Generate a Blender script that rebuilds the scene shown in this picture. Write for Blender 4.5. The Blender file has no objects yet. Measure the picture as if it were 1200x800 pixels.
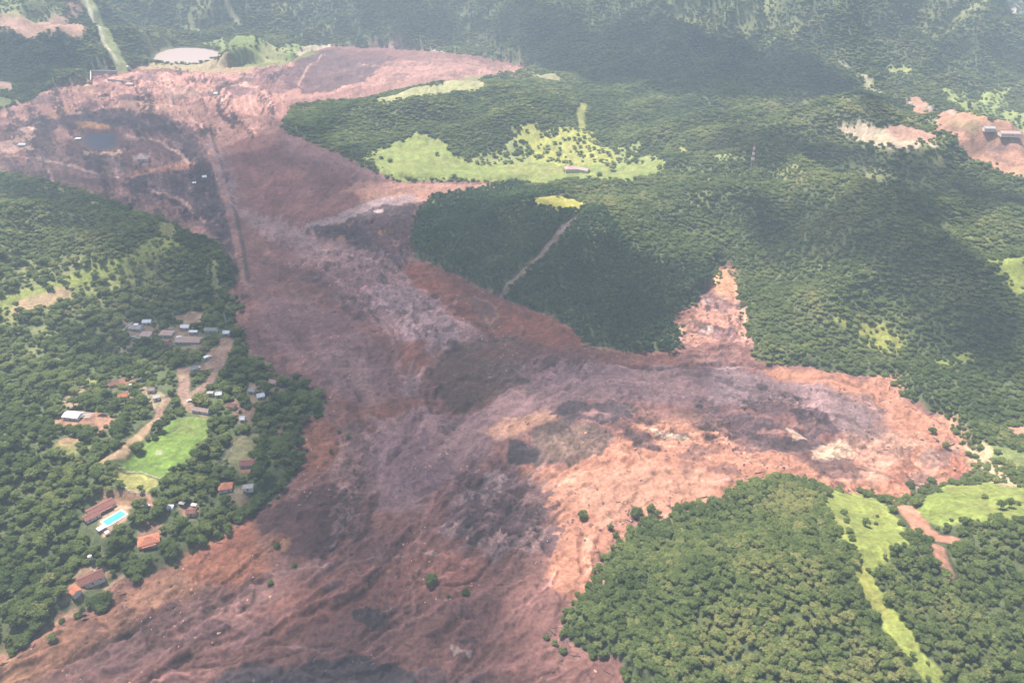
import bpy, bmesh, math, random
import numpy as np
from mathutils import Vector, Matrix
import time; _t0 = time.time()
def tick(n): print('TICK', n, round(time.time()-_t0, 1))
random.seed(7); rng = np.random.default_rng(11)
scene = bpy.context.scene
COL = scene.collection

# ------------------------------------------------------------------ camera
CAMH = 400.0; PITCH = math.radians(30.0); F = 942.0
cam_d = bpy.data.cameras.new('camera'); cam = bpy.data.objects.new('camera', cam_d); COL.objects.link(cam)
cam.location = (0, 0, CAMH); cam.rotation_euler = (math.radians(90) - PITCH, 0, 0)
cam_d.sensor_width = 36; cam_d.lens = 36 * F / 1200; cam_d.clip_start = 1; cam_d.clip_end = 40000
scene.camera = cam

# ------------------------------------------------------------------ light
SUN_EL = math.radians(63); SUN_AZ = math.radians(-42)      # azimuth from +Y (view direction) to the left
S = Vector((math.sin(SUN_AZ) * math.cos(SUN_EL), math.cos(SUN_AZ) * math.cos(SUN_EL), math.sin(SUN_EL)))
w = bpy.data.worlds.new('World'); scene.world = w; w.use_nodes = True
nt = w.node_tree; nt.nodes.clear()
sky = nt.nodes.new('ShaderNodeTexSky'); sky.sky_type = 'NISHITA'; sky.sun_disc = False
sky.sun_elevation = SUN_EL; sky.sun_rotation = SUN_AZ; sky.altitude = 800; sky.air_density = 1.0; sky.dust_density = 2.0
bg = nt.nodes.new('ShaderNodeBackground'); bg.inputs[1].default_value = 0.095
wo = nt.nodes.new('ShaderNodeOutputWorld')
nt.links.new(sky.outputs[0], bg.inputs[0]); nt.links.new(bg.outputs[0], wo.inputs[0])
sl = bpy.data.lights.new('sun', 'SUN'); sl.energy = 5.0; sl.angle = math.radians(0.53); sl.color = (1.0, 0.93, 0.84)
sun = bpy.data.objects.new('sun', sl); COL.objects.link(sun)
sun.rotation_euler = S.to_track_quat('Z', 'Y').to_euler(); sun.location = (0, 0, 3000)
HAZE_D = 1.5e-4; HAZE_COL = (0.70, 0.84, 1.0)
scene.view_settings.view_transform = 'Standard'; scene.view_settings.look = 'None'
scene.view_settings.exposure = 1.1; scene.view_settings.gamma = 1.0
scene.cycles.max_bounces = 5; scene.cycles.diffuse_bounces = 3; scene.cycles.volume_bounces = 1
scene.cycles.transmission_bounces = 3; scene.cycles.glossy_bounces = 2; scene.cycles.transparent_max_bounces = 6
scene.cycles.use_denoising = True

# ------------------------------------------------------------------ noise
_G = rng.uniform(-1, 1, (256, 256)); _A = rng.uniform(0, 2*math.pi, (256, 256)); _GX = np.cos(_A); _GY = np.sin(_A)
def pn(x, y, seed=0):
    x = np.asarray(x, float) + seed * 17.13; y = np.asarray(y, float) + seed * 9.71
    xi = np.floor(x).astype(np.int64); yi = np.floor(y).astype(np.int64)
    xf = x - xi; yf = y - yi
    u = xf*xf*xf*(xf*(xf*6-15)+10); v = yf*yf*yf*(yf*(yf*6-15)+10)
    x0 = xi & 255; x1 = (xi+1) & 255; y0 = yi & 255; y1 = (yi+1) & 255
    a = _GX[y0, x0]*xf + _GY[y0, x0]*yf
    b = _GX[y0, x1]*(xf-1) + _GY[y0, x1]*yf
    c = _GX[y1, x0]*xf + _GY[y1, x0]*(yf-1)
    d = _GX[y1, x1]*(xf-1) + _GY[y1, x1]*(yf-1)
    return 1.41 * ((a*(1-u)+b*u)*(1-v) + (c*(1-u)+d*u)*v)
def fbm(x, y, sc, octv=4, seed=0, gain=0.5):
    s = 0; a = 1; t = 0; f = 1.0/sc
    for i in range(octv):
        s = s + a*pn(x*f, y*f, seed+i*3); t += a; a *= gain; f *= 2.03
    return s/t*1.5
def ridged(x, y, sc, octv=4, seed=0):
    s = 0; a = 1; t = 0; f = 1.0/sc
    for i in range(octv):
        s = s + a*(1-np.abs(pn(x*f, y*f, seed+i*3))*2); t += a; a *= 0.5; f *= 2.03
    return s/t
def sstep(a, b, x):
    t = np.clip((x-a)/(b-a), 0, 1); return t*t*(3-2*t)

# ------------------------------------------------------------------ map tools: from the photograph's view to the ground
cP, sP = math.cos(PITCH), math.sin(PITCH)
def ray(px, py):
    a = (px-600)/F; b = (400-py)/F
    return a, cP + b*sP, -sP + b*cP
def flat(px, py):
    dx, dy, dz = ray(px, py)
    if dz > -0.03: dz = -0.03
    t = CAMH/-dz
    return (dx*t, dy*t)
def flatp(pts): return np.array([flat(*p) for p in pts])
def seg_dist(P, X, Y, closed=True):
    n = len(P); d2 = np.full(X.shape, 1e18)
    for i in range(n if closed else n-1):
        ax, ay = P[i]; bx, by = P[(i+1) % n]
        ex, ey = bx-ax, by-ay; L = ex*ex+ey*ey+1e-9
        t = np.clip(((X-ax)*ex+(Y-ay)*ey)/L, 0, 1)
        dd = (X-ax-t*ex)**2+(Y-ay-t*ey)**2
        np.minimum(d2, dd, out=d2)
    return np.sqrt(d2)
def inside(P, X, Y):
    n = len(P); c = np.zeros(X.shape, bool)
    for i in range(n):
        ax, ay = P[i]; bx, by = P[(i+1) % n]
        if ay == by: continue
        m = ((ay > Y) != (by > Y)) & (X < (bx-ax)*(Y-ay)/(by-ay)+ax)
        c ^= m
    return c
def sdf(P, X, Y):           # positive inside
    d = seg_dist(P, X, Y); return np.where(inside(P, X, Y), d, -d)

MUD_PX = [(-60,140),(0,130),(30,122),(55,105),(105,98),(107,86),(150,84),(165,78),(200,82),(232,85),(262,82),(300,75),(345,72),(352,62),(385,55),
 (470,57),(560,66),(610,78),(640,84),(650,90),(600,96),(560,100),(500,112),(450,118),(400,122),(345,125),(335,140),(330,152),(360,165),
 (400,180),(430,200),(460,212),(560,213),(620,212),(575,222),(540,232),(505,236),(488,250),(483,300),(500,308),(530,320),(590,350),
 (640,368),(670,385),(685,403),(735,412),(790,412),(800,400),(790,375),(800,362),(820,350),(836,330),(840,312),(858,313),(864,335),(870,370),
 (880,400),(885,425),(950,430),(1000,440),(1050,440),(1055,460),(1080,480),(1110,490),(1125,520),(1145,545),(1130,560),(1080,572),
 (1075,585),(1050,588),(1020,580),(985,578),(955,568),(930,562),(900,562),(870,570),(855,585),(820,592),(790,600),(750,612),(730,632),
 (715,650),(700,670),(690,690),(665,715),(658,740),(680,760),(720,780),(735,800),(760,900),(-60,900),(-60,790),(0,765),(15,765),(30,755),
 (60,735),(75,720),(120,715),(128,700),(120,690),(135,675),(165,672),(180,668),(215,658),(250,640),(280,610),(310,590),(345,560),
 (357,530),(350,510),(360,490),(380,485),(378,470),(350,450),(320,440),(300,420),(285,400),(270,375),(280,360),(270,340),(285,320),
 (270,300),(250,290),(230,280),(190,262),(150,245),(100,225),(50,215),(0,205),(-60,200)]
MUD = flatp(MUD_PX)
# hills: photo point they rise around, height, half-lengths along/across, direction (deg)
HILLS = [(650,300,38,150,110,0),(560,150,34,300,150,0),(870,690,30,150,110,10),(990,300,52,230,170,-25),(1190,360,46,160,150,0),
 (1060,210,60,330,150,-30),(60,300,52,230,120,10),(90,540,14,120,100,0),(40,640,16,90,70,0),(760,55,150,620,170,-28),(1010,85,120,520,170,-30),
 (1150,35,150,600,260,-20),(560,25,110,600,200,-8),(250,15,110,700,230,8),(0,50,60,350,220,0),(1150,680,34,120,110,0),(930,30,120,500,160,-25)]
HW = []
for (px, py, h, a, b, dg) in HILLS:
    x, y = flat(px, py); t = math.radians(dg); HW.append((x, y, h, a, b, math.cos(t), math.sin(t)))
EMB = flatp([(238,150),(250,190),(265,230),(280,290),(290,345)])
def ground(X, Y, dm=None):
    X = np.asarray(X, float); Y = np.asarray(Y, float)
    if dm is None: dm = sdf(MUD, X, Y)
    g = np.zeros(X.shape)
    for (x, y, h, a, b, c, s) in HW:
        u = ((X-x)*c+(Y-y)*s)/a; v = (-(X-x)*s+(Y-y)*c)/b
        g = g + h*np.exp(-(u*u+v*v))
    far = sstep(1300, 2600, Y)
    g = g + 10 + fbm(X, Y, 260, 4, 5)*(16+10*sstep(900, 1500, Y)) + (0.9+fbm(X, Y, 900, 2, 8))*12
    g = g + far*(ridged(X*0.75+Y*0.45, Y*.8-X*.25, 560, 3, 21)-0.25)*210
    g = g + sstep(750, 1100, Y)*(1-far)*sstep(150, 420, X)*(ridged(X*.8+Y*.5, Y*.7-X*.3, 330, 3, 27)-.25)*42
    g = np.maximum(g, 2); g = np.where(g > 250, 250+(g-250)*.5, g); g = np.minimum(g, 385)
    out = sstep(0, 170, -dm)*0.62 + sstep(0, 13, -dm+fbm(X, Y, 24, 3, 33)*6)*0.38*np.clip(0.7+fbm(X, Y, 120, 2, 31), 0.15, 1)*sstep(-8, 0, -dm)
    g = g*out
    return g
def mudrelief(X, Y, dm):
    """height of mud above datum inside the flow"""
    m = sstep(0, 10, dm)
    r = fbm(X, Y, 90, 3, 41)*5.0 + fbm(X, Y, 24, 4, 43)*2.4 + np.maximum(ridged(X, Y, 15, 3, 47)-0.35, 0)*3.2
    d = seg_dist(EMB, X, Y, False)
    r = r*(0.35+0.65*sstep(10, 40, d)) + 4.5*(1-sstep(5, 20, d))
    return m*r
FLATS = []          # (polygon world, level) ponds, pads
def hgt(X, Y):
    X = np.atleast_1d(np.asarray(X, float)); Y = np.atleast_1d(np.asarray(Y, float))
    dm = sdf(MUD, X, Y)
    z = ground(X, Y, dm) + mudrelief(X, Y, dm)
    for (P, lev, mg) in FLATS:
        d = sdf(P, X, Y); k = sstep(-mg, 0, d); z = z*(1-k) + lev*k
    return z
def onground(px, py):
    dx, dy, dz = ray(px, py)
    if dz > -0.02: dz = -0.02
    ts = np.linspace(330, 9000, 900) if py > 60 else np.linspace(1500, 16000, 1400)
    ts = ts[(CAMH+dz*ts) > -20] if np.any(CAMH+dz*ts > -20) else ts
    z = zlook(dx*ts, dy*ts); r = CAMH+dz*ts
    bel = np.where(r <= z)[0]
    if len(bel) == 0: t = ts[-1]
    else:
        i = bel[0]; a = ts[max(i-1, 0)]; b = ts[i]
        for _ in range(5):
            tt = np.linspace(a, b, 6); zz = zlook(dx*tt, dy*tt); k = np.where(CAMH+dz*tt <= zz)[0]
            k = k[0] if len(k) else 5
            a, b = tt[max(k-1, 0)], tt[k]
        t = b
    return (dx*t, dy*t, CAMH+dz*t)
def ongroundp(pts): return np.array([onground(*p)[:2] for p in pts])
# ------------------------------------------------------------------ ponds and flat pads
def smooth(P, n=2):
    P = np.asarray(P, float)
    for _ in range(n):
        Q = np.roll(P, -1, 0); P = np.stack([0.75*P+0.25*Q, 0.25*P+0.75*Q], 1).reshape(-1, 2)
    return P
PONDS = [('pond', 'wide milky brown pond at the foot of the far forest', 'brown', [(176,72),(182,63),(200,57),(222,56),(250,58),(268,66),(272,73),(240,75),(205,75)], 2.6),
 ('pond', 'dark blue-black pond inside the wrecked mine yard', 'dark', [(94,160),(100,155),(125,154),(138,157),(141,166),(135,173),(118,176),(104,174),(96,168)], 0.4)]
FIELD_PX = [(141,548),(172,520),(205,490),(246,488),(243,515),(222,545),(190,562)]
# ------------------------------------------------------------------ ground sheet
rows = [-9000,-6000,-4000,-2500,-1500,-900,-500,-250,-50,80,150,200,230]
y = 245.0
while y < 3700:
    sl_ = math.hypot(y, CAMH); y += min(1.25*sl_*sl_/(F*CAMH), 9.0); rows.append(y)
while y < 9500: y += max(14, (y-3650)*0.12); rows.append(y)
rows = np.array(rows)
U = np.arange(-0.74, 0.7401, 0.00152); outer = np.array([0.02,0.05,0.1,0.17,0.26,0.38,0.53,0.74,1.0])
dep = np.maximum(rows, 60)*cP + CAMH*sP
GX = []
for r, d in zip(rows, dep):
    a = U*d; e = a[-1]; o = e + outer*(9500-e)
    GX.append(np.concatenate([-o[::-1], a, o]))
GX = np.array(GX); GY = np.repeat(rows[:, None], GX.shape[1], 1)
nr, nc = GX.shape
X = GX.ravel(); Y = GY.ravel()
core = (Y > 150) & (Y < 4200)
DM = np.full(X.shape, -1e4); DM[Y > -1000] = sdf(MUD, X[Y > -1000], Y[Y > -1000])
Z = ground(X, Y, DM) + mudrelief(X, Y, DM)
def glook(px_, py_, arr):
    px_ = np.atleast_1d(np.asarray(px_, float)); py_ = np.atleast_1d(np.asarray(py_, float))
    ri = np.interp(py_, rows, np.arange(nr)); r0 = np.clip(ri.astype(int), 0, nr-2); fr_ = ri-r0
    A_ = arr.reshape(nr, nc); no = len(outer); out = 0
    for rr, wr in ((r0, 1-fr_), (r0+1, fr_)):
        cf = (px_/dep[rr]-U[0])/0.00152; oo = (cf < 0) | (cf > len(U)-1)
        cf = np.clip(cf, 0, len(U)-1.001); c0 = cf.astype(int); t_ = cf-c0
        out = out+wr*(A_[rr, c0+no]*(1-t_)+A_[rr, c0+no+1]*t_)
    return out
def zlook(px_, py_): return glook(px_, py_, Z)
pond_w = []; PADS = []
def pad(P, lev, mg):
    b = (X > P[:, 0].min()-mg) & (X < P[:, 0].max()+mg) & (Y > P[:, 1].min()-mg) & (Y < P[:, 1].max()+mg)
    k = sstep(-mg, 0, sdf(P, X[b], Y[b])); Z[b] = Z[b]*(1-k)+lev*k
for n, lab, kind, px, lev in PONDS:
    P = ongroundp(px); P = smooth(P, 1); c = P.mean(0); lv = float(zlook(c[0], c[1])[0])
    if kind == 'brown':
        lv = 4.5; Q_ = [ray(*p) for p in px]; P = smooth(np.array([(a_*(CAMH-4)/-c_, b_*(CAMH-4)/-c_) for a_, b_, c_ in Q_]), 1)
    lev = lv-0.5; pad(P, lev+0.25, 16 if kind != 'brown' else 40)
    b = (X > P[:, 0].min()-9) & (X < P[:, 0].max()+9) & (Y > P[:, 1].min()-9) & (Y < P[:, 1].max()+9)
    dd_ = sdf(P, X[b], Y[b])-4+fbm(X[b], Y[b], 22, 4, 401)*6; Z[b] -= 1.6*sstep(-1, 3.5, dd_); pond_w.append((n, lab, kind, P, lev)); PADS.append(P)
for pxs, mg in ((FIELD_PX, 12), ([(92,612),(118,582),(152,584),(152,612),(128,634)], 10), ([(60,497),(72,476),(110,476),(118,502),(90,508)], 10)):
    P = ongroundp(pxs); c = P.mean(0); pad(P, float(zlook(c[0], c[1])[0]), mg)
# flow streaks: average noise along the direction the mud ran
ARR = [((350,180),(330,260)),((290,250),(310,340)),((330,340),(400,430)),((400,300),(500,400)),((400,450),(480,520)),((470,520),(430,620)),
 ((430,640),(330,720)),((300,720),(150,780)),((850,330),(865,400)),((980,470),(860,450)),((840,450),(700,440)),((690,445),(600,475)),
 ((590,480),(500,560)),((500,560),(440,640)),((1120,540),(1040,480)),((1040,560),(930,520)),((900,560),(760,540)),((740,560),(650,600)),
 ((660,600),(640,700)),((560,80),(430,90)),((420,95),(340,125)),((330,130),(300,165)),((60,120),(160,130)),((150,150),(240,210)),
 ((200,220),(270,300)),((60,180),(130,200)),((640,720),(560,770)),((540,680),(430,740)),((450,740),(250,790)),((500,330),(600,400)),
 ((620,420),(560,460)),((200,680),(90,740)),((330,600),(250,660)),((560,210),(440,240)),((430,245),(380,270)),((640,500),(760,490))]
AW = [(flat(*a), flat(*b)) for a, b in ARR]
def flow(x, y):
    vx = 0; vy = 0
    for a, b in AW:
        mx, my = (a[0]+b[0])/2, (a[1]+b[1])/2; dx, dy = b[0]-a[0], b[1]-a[1]; L = math.hypot(dx, dy)
        wt = 1/((x-mx)**2+(y-my)**2+900)**1.5
        vx = vx+wt*dx/L; vy = vy+wt*dy/L
    n = np.sqrt(vx*vx+vy*vy)+1e-12
    return vx/n, vy/n
mi = np.where(DM > -6)[0]
mx, my = X[mi], Y[mi]
vx, vy = flow(mx, my)
sA = np.zeros(len(mi)); sB = np.zeros(len(mi))
wx = fbm(mx, my, 90, 2, 61)*7; wy = fbm(mx, my, 90, 2, 67)*7
for sgn in (-1, 1):
    px_, py_ = mx+wx, my+wy; fx, fy = vx, vy
    for k in range(9):
        if k % 3 == 0 and k: fx, fy = flow(px_-wx, py_-wy)
        px_ = px_+sgn*fx*4; py_ = py_+sgn*fy*4
        sA += pn(px_/4.5, py_/4.5, 3)+.6*pn(px_/9, py_/9, 13); sB += pn(px_/16, py_/16, 5)
sA /= sA.std(); sB /= sB.std()
print('lic std', sA.std(), sB.std())
sL = sA.copy(); sA = sA*.75+fbm(mx, my, 10, 4, 63)*1.2; STR = np.zeros(X.shape); STR[mi] = sA; STB = np.zeros(X.shape); STB[mi] = sB
Z[mi] += np.clip(sA, -2, 2)*0.16*sstep(0, 8, DM[mi])

tick('terrain')
# ------------------------------------------------------------------ painting the land (materials' own colours, plus a painted sheen and the shade of a hollow)
C = np.zeros((len(X), 3)); C[:] = (0.075, 0.090, 0.038)
g1 = fbm(X, Y, 40, 3, 71)[:, None]
C += g1*np.array([0.015, 0.012, 0.005])
OPEN = np.zeros(len(X))       # 1 = no trees
WET = np.zeros(len(X)); MUDM = np.zeros(len(X))
def region(P, soft, amp, sc=None):
    m = soft+amp*2+4
    b = np.where((X > P[:, 0].min()-m) & (X < P[:, 0].max()+m) & (Y > P[:, 1].min()-m) & (Y < P[:, 1].max()+m))[0]
    d = sdf(P, X[b], Y[b])
    if amp: d = d + fbm(X[b], Y[b], sc or amp*3.0+6, 4, 83)*amp*1.15
    if amp > 3: d = d + fbm(X[b], Y[b], 9, 3, 87)*min(amp, 9)*.6*MUDM[b]
    return b, d
def paint(col, pts, soft=4, amp=6, op=1.0, open_=None, wet=None, world=False, streak=0.0, sc=None, grain=0.0, gs=9):
    P = pts if world else ongroundp(pts) if len(pts) < 400 else pts
    b, d = region(np.asarray(P), soft, amp, sc)
    sf_ = np.where(MUDM[b] > .5, min(soft*.45, 3+.2*soft), soft)
    if streak: d = d+np.clip(STR[b], -2, 2)*streak*min(amp, 10)*.9
    k = sstep(-sf_, sf_, d)*op
    if grain:
        k = k*sstep(-0.25, 0.25, fbm(X[b], Y[b], gs, 3, 91)+(1-2*grain)+0.0)
    C[b] = C[b]*(1-k[:, None])+np.array(col)*k[:, None]
    if open_ is not None: OPEN[b] = np.maximum(OPEN[b], sstep(-1.5-soft*1.2, 1.5+soft*1.6, d)*open_) if open_ > 0 else OPEN[b]*(1-sstep(-1.5, 1.5, d))
    if wet is not None: WET[b] = WET[b]*(1-k)+wet*k
    return b, k
def road(col, pts, width, op=1.0, soft=1.0, open_=1, amp=0.8):
    P = ongroundp(pts); m = width+8
    b = np.where((X > P[:, 0].min()-m) & (X < P[:, 0].max()+m) & (Y > P[:, 1].min()-m) & (Y < P[:, 1].max()+m))[0]
    d = width/2-seg_dist(P, X[b], Y[b], False)+fbm(X[b], Y[b], 8, 2, 95)*amp
    k = sstep(-soft, soft, d)*op
    C[b] = C[b]*(1-k[:, None])+np.array(col)*k[:, None]
    if open_: OPEN[b] = np.maximum(OPEN[b], sstep(-4, -1.5, d)*open_)
PUR=(0.29,0.150,0.130); LAV=(0.38,0.245,0.25); DARK=(0.055,0.042,0.055); ORA=(0.62,0.315,0.205); RED=(0.30,0.105,0.065)
BRN=(0.16,0.085,0.065); SAND=(0.68,0.48,0.32); PINK=(0.55,0.31,0.25); PLUM=(0.22,0.105,0.10); OCH=(0.45,0.25,0.13); LIME=(0.29,0.34,0.085)
YEL=(0.42,0.42,0.10); SOIL=(0.50,0.27,0.18)
# mud body
edge_ = fbm(X, Y, 30, 5, 97, .6)*8
k = sstep(-2, 2, DM+edge_)
MUDM = k.copy(); OPEN = np.maximum(OPEN, sstep(-6, 7, DM+edge_))
C = C*(1-k[:, None])+np.array(PUR)*k[:, None]
def E(cx, cy, rx, ry, rot=0, n=14):
    t = math.radians(rot); return [(cx+rx*math.cos(a)*math.cos(t)-ry*math.sin(a)*math.sin(t), cy+rx*math.cos(a)*math.sin(t)+ry*math.sin(a)*math.cos(t)) for a in [2*math.pi*i/n for i in range(n)]]
scr = sstep(.12, .5, fbm(X, Y, 190, 5, 411, .6)+.15*fbm(X, Y, 900, 2, 413))*(1-MUDM)*np.maximum(sstep(650, 900, Y)*sstep(150, 350, X), np.maximum(sstep(1500, 1800, Y)*.45, sstep(500, 700, Y)*sstep(-250, -450, X)))
OPEN = np.maximum(OPEN, scr*.5); C = C*(1-scr[:, None]*.9)+np.array((0.23, 0.235, 0.09))*scr[:, None]*.9
for P in PADS:
    b, d = region(P, 16, 0); OPEN[b] = np.maximum(OPEN[b], sstep(-14, -6, d))
# --- upstream: the burst dam and mine yard
paint(PINK, [(0,128),(60,105),(110,97),(160,84),(240,86),(300,78),(345,72),(400,57),(470,57),(640,84),(600,96),(400,122),(330,150),(300,165),(250,172),(200,150),(120,140),(60,140),(0,150)], 10, 14)
paint((0.30,0.20,0.17), E(212,110,24,9), 5, 6, .8); paint(PINK, [(180,98),(212,92),(240,100),(250,118),(244,120),(228,104),(205,99),(190,106)], 2, 4, .7)
paint((0.13,0.075,0.085), [(345,75),(352,64),(390,57),(450,60),(470,72),(440,84),(430,96),(390,106),(352,108),(330,98),(318,86)], 5, 14, .9, streak=.2)
paint((0.20,0.11,0.11), [(300,80),(340,76),(350,100),(330,112),(290,100)], 5, 12, .8, streak=.4)
paint((0.24,0.12,0.11), [(380,57),(470,58),(610,78),(560,80),(480,72),(400,66)], 4, 14, .75, streak=.5)
paint((0.48,0.27,0.23), [(450,72),(500,68),(560,72),(620,80),(600,92),(520,94),(450,92)], 6, 12, .8, streak=.3)
paint(PLUM, [(330,118),(400,106),(470,96),(540,92),(500,104),(420,116),(345,128),(330,150),(300,160),(290,140)], 8, 10, .45, streak=.5)
paint((0.085,0.06,0.07), [(30,140),(90,136),(100,145),(86,160),(60,165),(66,195),(34,196),(30,170)], 4, 12, .85)
paint((0.13,0.08,0.085), [(60,200),(30,180),(60,165),(84,158),(90,135),(150,128),(190,132),(225,150),(250,200),(280,300),(285,330),(260,300),(230,275),(190,258),(140,240),(70,220),(0,205),(0,190)], 6, 12, .85, streak=.35)
paint(DARK, [(90,128),(160,126),(200,138),(225,160),(250,200),(272,270),(262,290),(236,235),(215,190),(190,160),(150,150),(90,146)], 6, 16, .8, streak=.6)
paint(DARK, [(130,225),(170,205),(235,200),(248,215),(262,280),(240,270),(200,250),(160,240)], 5, 16, .75, streak=.6)
paint((0.06,0.05,0.07), [(95,185),(130,180),(150,195),(140,208),(100,205)], 3, 10, .7)
paint((0.36,0.20,0.16), E(70,164,11,14), 5, 6, .8)
paint((0.22,0.14,0.14), E(60,190,24,16), 6, 10, .6)
paint(OCH, [(90,144),(126,147),(130,152),(90,151)], 2, 1.5, .9)
paint(SAND, [(96,176),(110,180),(135,179),(144,174),(142,182),(120,184),(100,183)], 2, 3, .75)
paint((0.75,0.50,0.40), [(0,172),(30,150),(40,152),(34,175),(0,180)], 3, 12, .85)
paint((0.62,0.34,0.22), [(45,135),(70,128),(100,120),(102,124),(72,134),(64,141)], 2, 4, .9)
paint((0.65,0.40,0.28), [(40,107),(105,101),(118,112),(110,118),(95,108),(50,112)], 2, 5, .8)
paint((0.62,0.38,0.28), [(118,108),(150,110),(200,118),(190,122),(140,116)], 2, 4, .8); paint((0.62,0.38,0.28), [(126,124),(200,122),(240,130),(230,136),(170,134)], 3, 8, .7)
for px_, py_, rx, ry in ((105,124,16,4),(52,118,16,5),(150,115,16,4),(285,108,18,6),(262,96,10,4),(248,112,12,3),(290,92,12,5),(175,91,14,4)):
    paint((0.19,0.12,0.13), E(px_, py_, rx, ry), 4, 10, .75)
paint((0.5,0.25,0.17), [(165,202),(200,192),(235,190),(230,198),(190,203),(150,208)], 3, 8, .7, streak=.5)
paint((0.55,0.42,0.40), E(165,186,12,4), 2, 5, .6); paint((0.30,0.17,0.15), [(60,215),(150,222),(215,245),(250,280),(225,278),(160,250),(100,226)], 5, 8, .75, streak=.4)
paint((0.33,0.29,0.15), [(20,212),(100,226),(180,262),(200,272),(170,262),(100,232),(20,218)], 4, 6, .8)
road((0.33,0.19,0.165), [(238,150),(250,190),(265,230),(280,290),(292,345)], 11); road((0.07,0.05,0.055), [(228,165),(240,200),(255,240),(270,290),(278,330)], 7, .8, 2)
road((0.06,0.045,0.05), [(246,152),(258,190),(272,232),(284,285),(291,330)], 5, .85, 1.5)
for pl_, c_ in (([(20,155),(60,140),(95,133)],1),([(150,122),(190,128),(225,140),(240,155)],1),([(0,184),(50,188),(100,200),(150,214)],1),([(150,160),(190,168),(220,190)],1),([(160,140),(200,150),(228,172),(240,200)],0),([(60,150),(70,175),(80,205)],0),([(180,225),(215,238),(240,262)],1),([(110,190),(150,198),(190,196)],0),
   ([(330,165),(370,172),(410,190),(440,206)],0),([(325,172),(365,180),(405,198),(430,212)],0),([(318,180),(360,190),(395,206)],0),([(440,66),(480,70),(530,72),(590,80)],0),([(420,76),(470,80),(520,80)],1),([(380,64),(360,80),(350,100)],1),([(230,95),(250,108),(262,122)],1),([(262,88),(300,92),(330,86)],1),([(270,100),(300,108),(325,104)],0)):
    road((0.62,0.42,0.33) if c_ else (0.10,0.065,0.07), pl_, 5, .8, 2)

# --- upper valley
paint((0.31,0.145,0.125), [(275,165),(310,160),(370,175),(420,200),(425,230),(410,248),(370,264),(320,258),(290,235),(270,200)], 6, 8, .9)
paint((0.24,0.13,0.13), [(320,160),(370,166),(430,200),(480,214),(440,222),(400,205),(350,185)], 5, 10, .8, streak=.6)
paint((0.42,0.31,0.32), [(248,165),(262,180),(275,225),(290,250),(340,262),(400,300),(350,290),(300,270),(270,240)], 6, 12, .65, streak=.9)
paint((0.52,0.29,0.21), [(410,212),(460,214),(620,213),(575,222),(535,232),(470,236),(430,236),(400,225)], 5, 9, .85, streak=.3)
paint((0.46,0.36,0.36), [(410,244),(440,232),(480,228),(500,234),(450,242),(420,256),(370,268),(360,264)], 3, 7, .85)
paint(DARK, [(365,270),(410,256),(440,243),(500,236),(490,250),(484,300),(468,314),(440,302),(400,290),(370,280)], 4, 12, .85, streak=.4)
paint((0.17,0.09,0.085), [(430,258),(486,250),(482,300),(462,300),(440,285)], 6, 12, .75, streak=.5)
paint(OCH, E(448,273,7,4), 2, 5, .9); paint(OCH, E(401,281,5,4), 1.5, 4, .8); paint((0.7,0.55,0.55), E(444,248,6,2), 1, 2, .8)
paint(LAV, [(340,285),(390,280),(440,300),(480,322),(530,350),(565,395),(548,415),(500,420),(460,400),(430,370),(390,340),(350,310)], 8, 16, .75, streak=.55)
paint((0.42,0.32,0.34), [(440,330),(480,340),(540,385),(555,405),(520,412),(470,395),(440,360)], 6, 14, .55, streak=.9)
paint((0.105,0.06,0.068), [(345,318),(385,320),(420,345),(440,372),(420,378),(380,350)], 6, 16, .55, streak=.8)
paint((0.105,0.06,0.065), E(366,325,14,7), 3, 8, .6); paint((0.13,0.08,0.08), E(415,330,22,8,20), 5, 12, .5)
paint((0.28,0.165,0.165), [(300,345),(350,345),(420,380),(455,415),(475,440),(470,468),(430,478),(395,470),(350,430),(310,395)], 12, 10, .8)
paint((0.36,0.24,0.235), E(405,430,40,22,25), 18, 8, .5)  # pale sheen of the smooth mud painted into its colour
paint((0.10,0.06,0.07), [(285,385),(310,400),(350,440),(385,468),(398,485),(375,482),(330,448),(295,420)], 8, 10, .6, streak=.4)
paint(RED, [(470,312),(500,310),(530,322),(590,352),(640,370),(672,388),(690,404),(680,414),(640,412),(600,400),(570,395),(530,365),(500,345),(478,330)], 4, 7, .95, streak=.25)
paint((0.20,0.075,0.05), [(500,312),(560,338),(640,372),(680,398),(640,384),(580,360),(520,330)], 3, 5, .6, streak=.5)
paint((0.17,0.10,0.085), [(540,345),(565,350),(590,375),(580,388),(560,380)], 4, 8, .7)
road((0.48,0.27,0.19), [(536,345),(532,358),(530,362)], 3, .8, 1, 0); road((0.48,0.27,0.19), [(556,346),(566,352),(580,360),(584,372),(574,380),(568,372)], 3, .8, 1, 0)
paint((0.135,0.08,0.06), [(500,432),(540,400),(600,392),(640,408),(620,432),(600,455),(570,476),(545,486),(520,478),(503,458)], 6, 8, .95)
paint((0.22,0.10,0.075), [(545,412),(600,400),(660,410),(630,420),(580,424)], 5, 7, .8, streak=.3)
paint((0.33,0.13,0.085), [(470,405),(492,400),(500,425),(496,445),(480,450)], 4, 8, .7, streak=.4)
paint((0.40,0.30,0.31), E(487,448,8,18), 3, 8, .6, streak=.6)
paint((0.24,0.11,0.08), [(395,470),(430,478),(500,462),(520,480),(470,482),(430,500),(400,500)], 4, 8, .8)
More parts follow.
